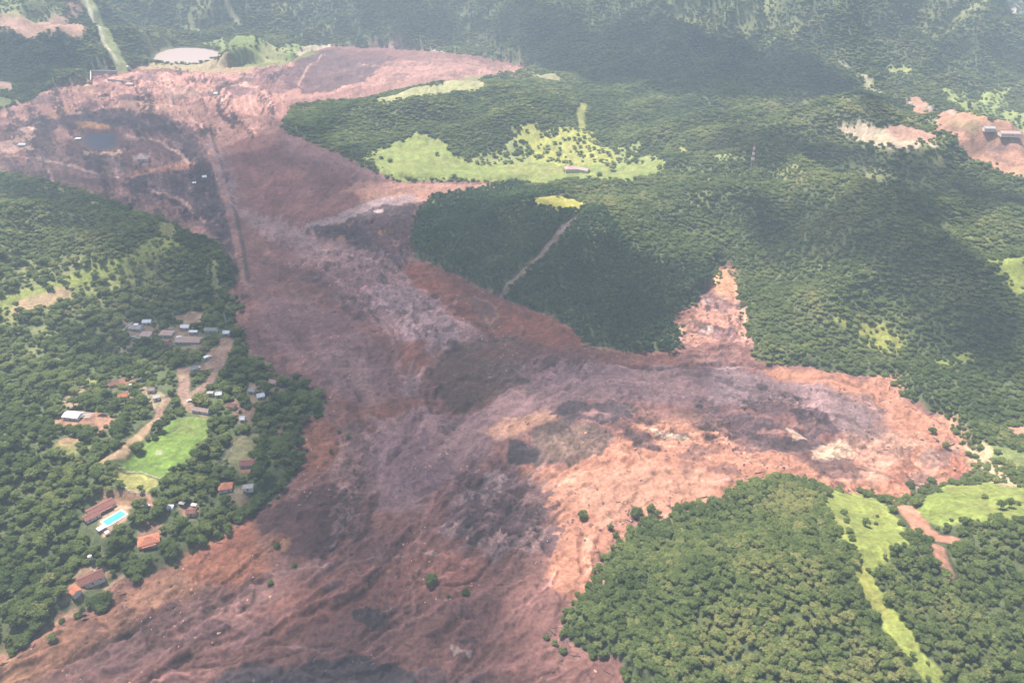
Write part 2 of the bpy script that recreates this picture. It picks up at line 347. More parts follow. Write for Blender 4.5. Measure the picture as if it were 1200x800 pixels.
# --- middle and side arm
paint(LAV, [(440,490),(500,478),(560,486),(620,440),(660,420),(740,418),(820,430),(890,440),(890,470),(820,476),(740,470),(650,482),(600,505),(560,540),(520,570),(480,600),(440,600),(430,540)], 12, 10, .85, streak=.2)
paint((0.27,0.165,0.175), [(600,420),(680,412),(760,420),(760,440),(680,440),(640,460),(600,462)], 8, 12, .6, streak=.9)
paint((0.26,0.115,0.085), [(650,404),(735,412),(795,412),(800,424),(740,432),(690,424),(640,420)], 4, 6, .8)
paint((0.33,0.205,0.22), [(450,520),(500,510),(530,540),(500,590),(450,590)], 14, 12, .7)
paint(ORA, [(610,545),(650,545),(720,520),(780,486),(840,492),(890,520),(960,545),(1000,575),(900,566),(855,585),(750,612),(715,650),(690,690),(662,712),(645,680),(660,640),(640,600),(622,575)], 10, 9, .95)
paint((0.72,0.42,0.29), [(650,560),(760,545),(860,560),(840,580),(760,596),(720,620),(690,600),(650,590)], 12, 12, .6)
paint((0.72,0.43,0.28), [(560,505),(600,488),(640,480),(655,490),(620,500),(600,512),(580,516)], 9, 4, .75)
paint((0.16,0.11,0.095), [(640,494),(660,492),(700,497),(722,502),(720,515),(706,528),(690,538),(660,544),(626,544),(620,525),(626,505)], 4, 6, .93)
paint((0.30,0.21,0.15), [(640,515),(680,508),(700,520),(670,535),(645,538)], 7, 10, .5, streak=.6)
paint((0.08,0.06,0.075), [(650,478),(670,470),(700,474),(742,470),(748,482),(740,492),(700,494),(660,490),(648,492)], 2, 7, .9, streak=.3)
paint((0.35,0.20,0.18), [(672,482),(700,482),(720,486),(690,488)], 2, 3, .8)
paint((0.10,0.065,0.075), [(728,500),(745,505),(762,516),(772,524),(760,530),(742,524),(732,512)], 3, 6, .85)
paint((0.22,0.13,0.115), [(740,482),(800,480),(840,492),(830,500),(780,498),(745,496)], 5, 8, .6, streak=.5)
paint((0.82,0.68,0.52), [(762,500),(775,506),(800,508),(814,518),(800,516),(780,514),(765,508)], 1, 4, .9); paint((0.07,0.05,0.05), [(785,505),(805,507),(810,513),(790,510)], 1, 2, .8)
paint((0.30,0.17,0.15), E(820,528,22,7,-10), 4, 8, .7, streak=.4); paint((0.28,0.15,0.13), E(848,549,18,7), 4, 7, .7); paint((0.30,0.17,0.14), E(803,545,12,7), 4, 6, .6)
paint((0.33,0.20,0.18), [(830,560),(860,562),(880,566),(850,566)], 2, 3, .6)
paint((0.12,0.085,0.105), [(810,482),(850,480),(890,490),(930,500),(900,520),(870,530),(840,512),(820,496)], 4, 11, .7, streak=.8)
paint((0.17,0.11,0.125), [(800,432),(840,420),(870,436),(840,458),(810,452)], 5, 12, .65, streak=.8)
paint((0.45,0.33,0.34), [(840,430),(890,440),(960,455),(1010,470),(1030,500),(1000,505),(930,480),(870,475),(830,470)], 12, 12, .7)
paint(ORA, [(888,428),(950,432),(1000,442),(1050,442),(1055,462),(1085,486),(1112,492),(1128,520),(1140,545),(1130,558),(1078,570),(1050,588),(1010,578),(960,566),(960,545),(1000,530),(1030,505),(1020,480),(980,452),(900,444)], 9, 8, .92)
paint((0.70,0.45,0.34), [(980,520),(1040,500),(1080,520),(1060,560),(1010,560)], 10, 14, .6)
paint((0.50,0.20,0.13), [(1040,540),(1070,545),(1060,575),(1030,570)], 5, 10, .6); paint((0.55,0.22,0.14), [(1100,520),(1140,545),(1120,560),(1095,550)], 5, 6, .7)
paint((0.26,0.19,0.19), [(985,465),(1010,460),(1035,480),(1050,505),(1020,515),(985,500)], 8, 12, .65)
paint((0.085,0.055,0.07), [(925,480),(950,476),(968,484),(975,496),(992,504),(985,511),(950,512),(932,510),(945,500),(930,492)], 2, 5, .92)
paint((0.11,0.08,0.09), [(885,520),(920,512),(955,512),(972,522),(960,530),(925,532),(890,530)], 3, 6, .85)
paint((0.80,0.60,0.42), [(952,528),(985,518),(1000,530),(985,540),(950,538)], 3, 6, .85); paint((0.78,0.58,0.42), [(922,503),(940,510),(945,514),(930,516)], 1, 2, .85)
paint((0.14,0.09,0.09), [(945,545),(975,540),(1005,545),(1010,560),(985,565),(955,552)], 3, 7, .8, streak=.4)
paint((0.17,0.12,0.14), [(880,470),(930,462),(940,476),(925,490),(880,488)], 4, 12, .6, streak=.7); paint((0.10,0.07,0.08), E(893,453,8,4,15), 1.5, 4, .8)
paint((0.30,0.24,0.22), E(1100,535,22,11), 6, 8, .6); paint((0.28,0.2,0.18), E(1078,562,14,14), 6, 8, .6)
paint((0.045,0.035,0.042), [(596,517),(606,514),(622,520),(632,530),(630,543),(596,544)], 3, 3, .95)  # shade inside the recess painted into the mud colour
# gully up the side valley
paint((0.72,0.40,0.23), [(838,314),(860,314),(866,340),(862,348),(836,345),(834,330)], 3, 4, .95)
paint((0.62,0.34,0.25), [(800,362),(836,345),(864,345),(874,385),(880,405),(850,400),(820,405),(800,405),(788,385)], 5, 8, .9, streak=.5)
paint((0.20,0.13,0.14), [(826,350),(850,348),(862,360),(850,366),(828,362)], 3, 10, .7, streak=.8); paint((0.2,0.12,0.13), [(818,388),(850,380),(868,388),(860,398),(825,398)], 3, 9, .75, streak=.8)
paint((0.30,0.14,0.11), [(785,364),(815,360),(815,376),(795,380)], 4, 6, .85); paint((0.70,0.52,0.48), E(828,352,5,5), 1, 4, .7); paint((0.70,0.52,0.45), E(825,386,9,3), 1, 4, .7)
# --- lower reach
paint((0.42,0.30,0.29), [(545,560),(600,548),(640,570),(660,600),(650,640),(610,650),(560,645),(520,625),(530,590)], 8, 12, .8, streak=.6)
paint((0.12,0.062,0.070), [(545,555),(590,552),(625,575),(655,600),(640,640),(600,636),(560,630),(530,610),(540,580)], 6, 16, .70, streak=1.2)
paint((0.55,0.42,0.40), [(555,556),(578,552),(590,562),(570,590),(556,585),(566,565)], 2, 6, .6, streak=.6)
paint((0.115,0.06,0.06), [(295,606),(330,590),(365,570),(398,560),(405,590),(402,620),(380,652),(350,655),(315,642),(300,625)], 5, 5, .93)
paint((0.38,0.17,0.11), [(352,500),(385,490),(400,520),(388,550),(355,560),(345,540)], 5, 8, .85, streak=.3)
paint((0.38,0.25,0.23), [(400,500),(430,490),(440,540),(420,600),(405,610),(392,560)], 6, 12, .6, streak=.6)
paint((0.45,0.24,0.15), [(0,765),(60,735),(130,712),(180,675),(260,640),(330,640),(280,680),(200,705),(130,750),(60,800),(0,800)], 14, 10, .9)
paint((0.58,0.32,0.20), [(135,690),(200,672),(225,680),(200,705),(150,720)], 10, 8, .7); paint((0.62,0.36,0.21), [(0,770),(22,768),(30,800),(0,800)], 6, 5, .7)
paint((0.42,0.17,0.10), [(215,660),(270,615),(300,600),(300,640),(320,670),(270,690),(230,680)], 8, 8, .75)
paint((0.38,0.17,0.13), [(420,660),(520,640),(560,660),(540,700),(440,710),(330,740),(300,720)], 12, 10, .65)
paint((0.30,0.18,0.17), [(40,800),(130,750),(220,710),(330,670),(320,700),(220,745),(140,800)], 14, 10, .6, streak=.5)
paint((0.20,0.115,0.10), E(245,703,27,15), 4, 8, .7, streak=.5); paint((0.19,0.11,0.10), E(206,716,16,11), 3, 6, .7, streak=.4); paint((0.19,0.11,0.10), E(178,738,11,8), 3, 5, .7); paint((0.20,0.11,0.09), E(172,725,8,5), 2, 4, .7); paint((0.22,0.11,0.095), E(105,734,12,9), 3, 5, .7)
paint((0.17,0.10,0.11), [(200,750),(240,730),(300,715),(330,720),(300,745),(240,760)], 7, 9, .55, streak=.5)
paint((0.065,0.05,0.062), [(250,805),(265,790),(285,778),(340,782),(380,772),(410,768),(440,772),(470,780),(490,795),(500,812),(250,815)], 3, 5, .92, wet=.5)
paint((0.12,0.09,0.10), [(490,780),(540,790),(560,812),(480,812)], 8, 10, .7, streak=.5)
paint((0.065,0.055,0.06), E(436,727,24,12,8), 2, 7, .88, streak=.3); paint((0.08,0.07,0.07), E(549,751,11,6), 2, 5, .8); paint((0.78,0.62,0.52), [(528,755),(540,760),(552,762),(551,771),(545,763),(533,768)], 1, 2, .85)
paint((0.14,0.08,0.085), E(415,617,6,14,20), 2, 4, .8); paint((0.15,0.09,0.10), E(390,687,12,4,-20), 2, 4, .7); paint((0.2,0.11,0.10), E(480,722,14,14), 4, 9, .5)
paint((0.62,0.46,0.40), [(493,646),(510,645),(520,648),(505,650)], 1, 1.5, .7)
road((0.48,0.31,0.27), [(310,670),(380,665),(430,655),(480,650)], 2.2, .7, 1.2, 0); road((0.50,0.30,0.26), [(480,672),(484,700),(486,715)], 1.6, .7, 1, 0); road((0.5,0.33,0.29), [(320,755),(350,758),(380,765),(400,762)], 1.5, .8, 1, 0)
road((0.50,0.36,0.34), [(365,268),(372,290),(420,302),(460,312),(480,330)], 5, .7, 2, 0); road((0.46,0.34,0.33), [(345,265),(355,280),(380,300)], 4, .7, 2, 0); road((0.45,0.33,0.33), [(410,600),(400,620),(390,640)], 2, .6, 1, 0)
# how broken the mud lies: mine wreckage and debris fields rough, pooled mud smooth
CH = np.full(len(X), 0.24)
for val, pts in ((1.3,[(0,100),(110,90),(345,70),(345,125),(300,165),(240,160),(290,350),(190,262),(0,210)]),(.6,[(345,58),(640,84),(600,96),(400,122),(330,120)]),(.9,[(370,290),(440,300),(530,350),(565,400),(540,418),(430,380),(350,310)]),
   (.12,[(290,190),(380,180),(425,225),(370,262),(310,250)]),(.10,[(310,350),(410,380),(460,430),(430,475),(350,440)]),(.10,[(500,435),(600,395),(620,430),(545,486)]),(.16,[(440,495),(620,445),(780,435),(780,465),(620,490),(500,580),(440,600)]),
   (1.0,[(530,560),(590,548),(650,590),(650,650),(540,640)]),(1.0,[(800,350),(870,350),(885,425),(800,435)]),(.95,[(830,470),(960,460),(1010,540),(880,535),(800,500)]),(.8,[(600,425),(700,415),(700,440),(600,455)]),(.7,[(960,520),(1130,500),(1130,570),(960,570)]),
   (.16,[(650,550),(860,552),(720,630),(680,690),(650,690)]),(.10,[(300,600),(395,565),(400,640),(320,650)]),(.75,[(650,470),(760,470),(830,520),(700,545),(640,500)]),(.65,[(90,720),(300,660),(300,720),(120,790)]),(.75,[(390,500),(440,500),(420,640),(395,640)]),(.9,[(372,266),(500,236),(480,310),(400,292)])):
    P = ongroundp(pts); b, d = region(P, 12, 10); k = sstep(-12, 12, d); CH[b] = CH[b]*(1-k)+val*k
CH *= MUDM
for P in PADS:
    b, d = region(P, 16, 0); CH[b] *= sstep(10, 2, d+12) if False else 1-sstep(-12, -4, d)
fs = 1+sstep(900, 2000, Y)*.9; XS, YS = X/fs, Y/fs
na = fbm(XS, YS, 30, 5, 171, .62)+.18*np.clip(STR, -2, 2)
kd_ = sstep(.19, .29, na)*CH
C = C*(1-.68*np.clip(kd_, 0, 1.25)[:, None])+np.array((0.07, 0.045, 0.05))*.35*kd_[:, None]
nb = fbm(XS, YS, 22, 5, 177, .62)-.15*np.clip(STR, -2, 2)
kp_ = np.minimum(sstep(.23, .34, nb)*CH, 1.1)
C = C*(1-.75*kp_[:, None])+(C*1.25+np.array((0.15, 0.095, 0.075)))*.75*kp_[:, None]
nc2 = ridged(XS, YS, 9, 3, 183); kv = sstep(.55, .8, nc2)*CH
C = C*(1+.35*kv[:, None])
wvx = fbm(X, Y, 26, 3, 501)*9; wvy = fbm(X, Y, 26, 3, 503)*9
for sc_, sd_, sgn_ in ((34, 511, -1), (26, 517, 1), (15, 523, -1), (13, 529, 1)):
    vn = np.abs(fbm((X+wvx)/fs, (Y+wvy)/fs, sc_, 2, sd_)-.12*st0 if False else fbm((X+wvx)/fs, (Y+wvy)/fs, sc_, 2, sd_))
    vk = sstep(.060, .018, vn) if False else 1-sstep(.018, .065, vn)
    vk = vk*np.clip(CH+.12, 0, 1)*MUDM*sstep(-.1, .35, fbm(X, Y, 75, 3, sd_+3))
    C = C*(1+(.42 if sgn_ > 0 else -.5)*vk[:, None]); Z += (DM > 4)*vk*sgn_*1.1
Z += CH*((ridged(X, Y, 24, 4, 187)-.3)*3.2+(ridged(X, Y, 60, 2, 189)-.3)*3*sstep(700, 1400, Y))*(DM > 6)
rs = np.random.default_rng(5); SP = []
while len(SP) < 330:
    px0, py0 = rs.uniform(0, 1150), 60+740*rs.uniform(0, 1)**.9
    x0_, y0_ = flat(px0, py0)
    if sdf(MUD, np.array([x0_]), np.array([y0_]))[0] < 8: continue
    SP.append((x0_, y0_))
SP = np.array(SP); LN = [SP.copy()]
cur = SP.copy()
for i in range(14):
    fx_, fy_ = flow(cur[:, 0], cur[:, 1]); wv_ = fbm(cur[:, 0], cur[:, 1], 45, 2, 301)*.7
    stp = 5+cur[:, 1]/260
    cur = cur+np.stack([fx_*np.cos(wv_)-fy_*np.sin(wv_), fx_*np.sin(wv_)+fy_*np.cos(wv_)], 1)*stp[:, None]; LN.append(cur.copy())
LN = np.array(LN)
for i in range(len(SP)):
    P = LN[:rs.integers(5, 15), i]; wd = rs.uniform(.5, 2.0)*(1+P[:, 1].mean()/700); m = wd+6
    if any(inside(Q_, P[:, 0], P[:, 1]).any() for Q_ in PADS): continue
    b = np.where((X > P[:, 0].min()-m) & (X < P[:, 0].max()+m) & (Y > P[:, 1].min()-m) & (Y < P[:, 1].max()+m) & (DM > 3))[0]
    if len(b) == 0: continue
    d = wd-seg_dist(P, X[b], Y[b], False)+fbm(X[b], Y[b], 9, 3, 303)*wd*1.3; k = sstep(-wd*.6, wd*.6, d)*rs.uniform(.35, .75)*MUDM[b]
    if rs.uniform() < .5: C[b] = C[b]*(1-.45*k[:, None]); Z[b] -= k*1.6
    else: C[b] = C[b]*(1+.38*k[:, None])+np.array((.03, .02, .02))*k[:, None]; Z[b] += k*1.3
tick('streamlines')
# streaks, rips and clods of the flow itself
st = np.clip(STR, -2.5, 2.5); sb = np.clip(STB, -2.5, 2.5)
mlt = 1 + MUDM*(0.08*st + 0.035*sb + 0.10*fbm(X, Y, 9, 3, 101))
C *= np.clip(mlt, 0.45, 1.7)[:, None]
chan = MUDM*sstep(0.3, 0.6, fbm(X, Y, 70, 3, 107))
rip = chan*sstep(0.25, 0.55, fbm(X+wx.mean(), Y, 11, 4, 103)+0.10*st)
C = C*(1-0.55*rip[:, None])+np.array((0.075,0.045,0.05))*0.55*rip[:, None]
chan2 = MUDM*sstep(0.15, 0.5, fbm(X, Y, 85, 3, 113))
pal = chan2*sstep(0.28, 0.5, fbm(X, Y, 8, 4, 109)-0.10*st)
C = C*(1-0.5*pal[:, None])+(C*1.3+0.14)*0.5*pal[:, None]

# --- meadows, clearings, tracks, yards
gr = dict(open_=1)
paint((0.29,0.32,0.11), [(545,188),(600,163),(640,158),(700,163),(765,178),(785,192),(700,204),(600,200)], 6, 16, .9, open_=.72)
paint((0.30,0.33,0.12), [(800,182),(850,180),(880,186),(850,190)], 6, 10, .6, open_=.4)
paint(LIME, [(425,185),(452,170),(490,155),(515,160),(530,180),(560,192),(600,190),(640,188),(690,190),(720,195),(760,188),(782,188),(775,202),(740,212),(640,216),(560,211),(460,211)], 4, 7, .95, **gr)
paint((0.34,0.34,0.10), [(590,190),(640,186),(680,196),(640,205),(600,206)], 8, 8, .6)
paint(YEL, [(600,150),(622,146),(640,150),(668,148),(690,150),(705,165),(720,185),(700,195),(650,192),(620,180)], 6, 14, .9, open_=.85)
road(YEL, [(684,122),(680,135),(682,150)], 12, .9, 3); road((0.36,0.36,0.12), [(640,170),(660,178),(690,190)], 6, .7, 3)
paint((0.50,0.46,0.085), [(627,232),(650,229),(675,234),(693,241),(670,249),(640,246),(626,241)], 2, 2, .95, **gr)
paint((0.33,0.37,0.085), [(958,583),(985,576),(1010,580),(1040,595),(1060,618),(1062,645),(1032,658),(1024,668),(1030,690),(1054,722),(1080,758),(1112,805),(1092,810),(1046,750),(1010,703),(998,672),(997,645),(978,615)], 2, 3, .97, **gr)
paint((0.42,0.40,0.10), [(1000,660),(1018,665),(1024,690),(1045,720),(1035,722),(1012,695)], 3, 3, .7)
paint((0.29,0.35,0.075), [(1072,600),(1082,585),(1105,570),(1150,566),(1210,572),(1260,575),(1260,612),(1210,606),(1150,612),(1110,614),(1085,612)], 2, 4, .95, **gr)
paint((0.27,0.32,0.10), [(1150,520),(1180,524),(1260,535),(1260,560),(1200,552),(1175,538)], 3, 4, .9, **gr)
paint((0.30,0.34,0.07), [(1140,300),(1180,302),(1260,318),(1260,360),(1190,345),(1175,325)], 6, 6, .85, open_=.9)
paint((0.36,0.36,0.08), [(985,375),(1030,374),(1060,394),(1062,412),(1025,415)], 6, 8, .8, open_=.7); paint((0.30,0.34,0.07), [(1090,424),(1130,415),(1145,420),(1110,430)], 4, 4, .8, open_=.8)
paint((0.40,0.38,0.09), [(790,173),(810,174),(812,180),(795,180)], 3, 2, .8, **gr)
paint((0.26,0.33,0.09), [(235,50),(260,44),(300,46),(345,50),(372,62),(340,74),(300,78),(268,76),(275,66),(255,57)], 6, 9, .9, open_=.9)
paint((0.48,0.45,0.20), [(300,60),(330,55),(350,62),(330,74),(305,72)], 5, 9, .6); paint((0.75,0.62,0.45), [(345,62),(360,54),(385,52),(388,55),(362,60),(350,66)], 3, 4, .8, **gr)
paint((0.58,0.45,0.26), [(160,76),(176,73),(215,76),(272,74),(300,78),(290,84),(240,86),(205,82),(165,82)], 5, 4, .9, **gr)
paint((0.50,0.48,0.22), [(440,118),(470,108),(520,98),(560,94),(572,100),(560,106),(500,114),(460,121)], 5, 5, .9, **gr); paint((0.30,0.36,0.14), [(540,92),(580,88),(600,90),(560,96)], 3, 4, .8)
paint((0.78,0.60,0.48), [(450,53),(480,54),(482,57),(452,56)], 3, 3, .8, **gr); paint((0.78,0.60,0.48), [(502,55),(526,60),(520,62)], 3, 3, .8, **gr)
paint((0.42,0.38,0.20), [(620,85),(655,88),(665,98),(640,96)], 4, 5, .8, **gr)
# left strip and spur
paint((0.28,0.32,0.07), [(-40,360),(0,346),(50,332),(100,315),(150,300),(190,278),(212,286),(185,308),(120,332),(60,349),(0,366),(-40,382)], 4, 6, .85, open_=.9)
paint((0.26,0.27,0.085), [(-40,380),(0,362),(60,346),(120,330),(180,298),(200,300),(175,330),(110,350),(60,362),(0,385),(-40,395)], 5, 9, .75, open_=.6)
paint((0.50,0.34,0.20), [(20,352),(50,342),(82,335),(85,345),(60,356),(40,362),(10,368)], 4, 5, .9, **gr)
paint((0.30,0.30,0.09), [(180,262),(205,265),(210,278),(190,285)], 5, 6, .8, **gr); paint((0.25,0.25,0.10), [(247,295),(258,320),(256,345),(248,340)], 4, 5, .8, **gr)
paint((0.33,0.36,0.13), [(-40,100),(0,112),(20,118),(0,128),(-40,132)], 6, 6, .8, **gr); paint((0.55,0.34,0.25), [(-10,92),(16,97),(14,106),(-10,108)], 3, 5, .8, **gr)
# quarry benches far left
paint((0.62,0.36,0.26), [(-20,30),(40,26),(92,14),(100,18),(80,24),(95,30),(104,36),(60,40),(20,40),(-20,34)], 5, 7, .9, **gr); paint((0.45,0.2,0.16), [(80,0),(98,0),(96,14),(82,16)], 4, 6, .7, **gr)
paint((0.30,0.33,0.13), [(-40,0),(60,0),(80,14),(30,24),(-40,28)], 8, 12, .6, open_=.6)
# cleared pipeline strip
road((0.34,0.38,0.14), [(99,-6),(112,20),(128,50),(143,80)], 28, .9, 3); road((0.72,0.66,0.48), [(99,-6),(108,20),(122,50),(138,74)], 9, .85, 3)
road((0.34,0.24,0.20), [(590,346),(620,312),(650,280),(676,254)], 8, .95, 1.0)
road((0.5,0.36,0.22), [(684,404),(700,408),(712,410)], 5, .6, 2, 0)
# red paths at right
road((0.62,0.29,0.19), [(1062,596),(1070,605),(1082,622),(1095,630),(1112,632)], 12, .95, 1.5); road((0.60,0.29,0.19), [(1098,640),(1102,655),(1112,670)], 8, .9, 1.5)
paint((0.60,0.33,0.22), [(1172,500),(1200,498),(1240,505),(1210,515),(1190,510)], 3, 4, .9, **gr); paint((0.62,0.45,0.28), [(1135,525),(1150,520),(1160,535),(1185,555),(1200,570),(1175,568),(1150,555)], 3, 7, .8, open_=.5)
# right: town, pads and yellow fields far away
paint((0.58,0.30,0.20), [(1050,112),(1085,120),(1120,130),(1160,140),(1260,155),(1260,222),(1200,208),(1160,192),(1125,172),(1090,152),(1100,142),(1070,128)], 5, 6, .95, **gr)
paint((0.36,0.30,0.14), [(1110,144),(1150,150),(1140,160),(1115,152)], 4, 6, .6); paint((0.22,0.14,0.15), [(1155,170),(1195,172),(1200,178),(1165,180)], 4, 5, .7); road((0.75,0.55,0.45), [(1060,118),(1090,126),(1116,134)], 6, .8, 3)
road((0.25,0.14,0.11), [(1105,148),(1140,166),(1170,186),(1200,192)], 6, .8, 3)
paint((0.72,0.55,0.38), [(980,144),(1022,146),(1050,156),(1080,168),(1066,177),(1028,171),(994,160)], 3, 4, .95, **gr); paint((0.60,0.34,0.25), [(1035,147),(1070,150),(1098,158),(1090,168),(1050,165)], 3, 4, .9, **gr); paint((0.72,0.58,0.40), [(1084,167),(1100,171),(1092,174)], 2, 2, .9, **gr)
paint((0.36,0.42,0.12), [(1100,110),(1130,108),(1145,118),(1170,100),(1188,105),(1180,120),(1210,140),(1210,150),(1150,140),(1125,130)], 8, 12, .8, open_=.8)
paint((0.40,0.42,0.14), [(1040,80),(1060,75),(1075,82),(1060,88)], 5, 6, .7, open_=.8); road((0.6,0.55,0.38), [(985,72),(1010,88),(1035,110)], 9, .7, 4, open_=.8)
paint((0.72,0.58,0.50), [(1110,-4),(1200,-4),(1190,4),(1120,5)], 6, 5, .9, **gr)
road((0.45,0.42,0.25), [(265,0),(272,16),(280,28)], 12, .6, 4)
# village
paint((0.17,0.27,0.05), FIELD_PX, 1.2, 0.8, .97, **gr); paint((0.24,0.36,0.06), [(150,540),(180,515),(215,508),(235,520),(215,545),(190,556)], 8, 6, .7)
paint((0.45,0.42,0.28), E(187,530,5,2.5), 1, 1.5, .8)
paint((0.40,0.38,0.12), [(138,552),(160,555),(186,561),(180,572),(172,579),(150,575),(135,566)], 1.2, 1.5, .95, **gr); road((0.28,0.17,0.11), [(138,547),(165,553),(188,561)], 1.6, .9, .6)
paint(SOIL, [(122,572),(150,578),(172,580),(180,590),(150,596),(125,592),(118,600),(112,595)], 2, 3, .9, **gr)
paint((0.55,0.36,0.25), [(114,605),(128,594),(150,594),(148,608),(132,624),(122,628),(116,618)], 2, 1.5, .9, **gr)
paint((0.20,0.20,0.10), [(262,547),(268,525),(285,510),(302,508),(305,522),(298,540),(280,552)], 2, 2, .95, **gr); road((0.27,0.22,0.16), [(262,540),(272,520),(290,508),(300,500)], 2, .8, .8)
paint((0.36,0.17,0.12), [(278,545),(295,538),(305,545),(298,553),(282,553)], 2, 2, .85, **gr)
road((0.42,0.26,0.19), [(266,398),(262,412),(255,425),(240,430),(216,434)], 13, .95, 1.2); road((0.42,0.26,0.20), [(214,432),(216,450),(214,468),(226,480),(242,485)], 9, .95, 1.2); road((0.42,0.26,0.20), [(258,428),(245,448),(230,460),(216,468)], 7, .95, 1.2)
paint((0.42,0.26,0.20), E(252,420,12,12), 2, 3, .9, **gr)
road((0.60,0.40,0.24), [(122,540),(140,532),(155,518),(172,502),(184,492)], 7, .95, 1.2); road((0.42,0.25,0.18), [(184,492),(188,480),(196,468)], 6, .9, 1.2)
paint((0.40,0.26,0.18), [(205,372),(218,364),(240,364),(242,372),(232,380),(228,396),(214,396)], 2, 4, .9, **gr); paint((0.50,0.40,0.26), E(238,371,7,3), 1.5, 2, .8)
paint((0.34,0.24,0.18), [(145,378),(180,374),(200,385),(240,395),(240,405),(200,402),(150,400)], 3, 6, .75, open_=.8)
paint((0.30,0.24,0.19), [(140,402),(200,408),(240,404),(230,416),(180,414),(130,412)], 4, 7, .55, open_=.5)
paint((0.45,0.32,0.20), [(75,462),(92,452),(102,455),(100,474),(85,480),(74,476)], 4, 5, .85, **gr); paint((0.33,0.34,0.10), [(95,445),(120,442),(135,455),(105,458)], 4, 6, .7, open_=.7)
paint((0.50,0.25,0.17), [(62,490),(78,482),(105,482),(130,488),(128,502),(112,508),(98,500),(66,503)], 2, 3, .9, **gr); paint((0.52,0.28,0.18), [(68,516),(90,512),(94,520),(80,525),(68,523)], 2, 3, .9, **gr)
paint((0.30,0.30,0.10), [(60,520),(100,515),(120,510),(110,530),(70,535)], 4, 8, .55, open_=.5)
paint((0.48,0.28,0.20), [(138,464),(150,458),(158,462),(150,470)], 2, 3, .8, **gr); paint((0.45,0.33,0.22), [(165,455),(190,460),(195,475),(180,480)], 2, 6, .7, open_=.7)
paint((0.33,0.13,0.10), [(130,448),(150,440),(158,445),(140,455)], 3, 3, .7, open_=.8)
paint((0.40,0.22,0.16), [(165,612),(178,606),(190,618),(186,640),(165,648),(160,640)], 2, 3, .8, **gr)
paint((0.42,0.28,0.17), [(92,668),(108,654),(112,666),(128,670),(122,684),(96,700),(74,706),(78,690)], 2, 3, .85, **gr); paint((0.48,0.30,0.20), [(60,730),(85,712),(92,720),(75,735)], 3, 4, .8, **gr)
road((0.50,0.40,0.26), [(125,688),(143,676)], 4, .8, 1)
paint((0.34,0.22,0.16), [(320,500),(330,498),(330,520),(324,535)], 2, 2, .8, **gr); paint((0.33,0.18,0.15), [(270,470),(290,465),(300,480),(285,500),(272,490)], 3, 5, .6, open_=.6)
paint((0.32,0.20,0.17), [(290,452),(325,445),(330,455),(315,470),(295,475)], 3, 4, .6, open_=.6); paint((0.38,0.26,0.19), [(255,575),(290,570),(300,590),(280,600),(260,585)], 2, 5, .6, open_=.6)
paint((0.36,0.2,0.16), [(212,590),(232,592),(234,608),(214,606)], 2, 2, .7, open_=.7)

# grass mottling
grassy = OPEN*(1-MUDM)
dry = (grassy*sstep(.0, .45, fbm(X, Y, 45, 5, 125, .6)))[:, None]*.55
C = C*(1-dry)+(C*.55+np.array((.17, .14, .055)))*dry
C *= (1+grassy*0.45*fbm(X, Y, 14, 5, 121, .65)+grassy*0.2*fbm(X, Y, 4, 2, 122))[:, None]
C *= (1-0.46*OPEN)[:, None]
C *= 1+MUDM[:, None]*np.array((-0.07, -0.165, -0.19))
C = np.clip(C, 0.01, 0.9)

me = bpy.data.meshes.new('terrain')
idx = np.arange(nr*nc).reshape(nr, nc)
q = np.stack([idx[:-1, :-1], idx[:-1, 1:], idx[1:, 1:], idx[1:, :-1]], -1).reshape(-1, 4)
me.vertices.add(nr*nc); me.vertices.foreach_set('co', np.stack([X, Y, Z], 1).astype(np.float32).ravel())
me.loops.add(q.size); me.loops.foreach_set('vertex_index', q.astype(np.int32).ravel())
me.polygons.add(len(q)); me.polygons.foreach_set('loop_start', np.arange(0, q.size, 4, dtype=np.int32)); me.polygons.foreach_set('use_smooth', np.ones(len(q), bool))
me.update()
at = me.attributes.new('soil', 'FLOAT_COLOR', 'POINT'); at.data.foreach_set('color', np.concatenate([C, np.ones((len(X), 1))], 1).astype(np.float32).ravel())
for nm, arr in (('mud', MUDM), ('wet', WET)):
    at = me.attributes.new(nm, 'FLOAT', 'POINT'); at.data.foreach_set('value', arr.astype(np.float32))
print('terrain', nr, nc, len(q))

tick('paint')
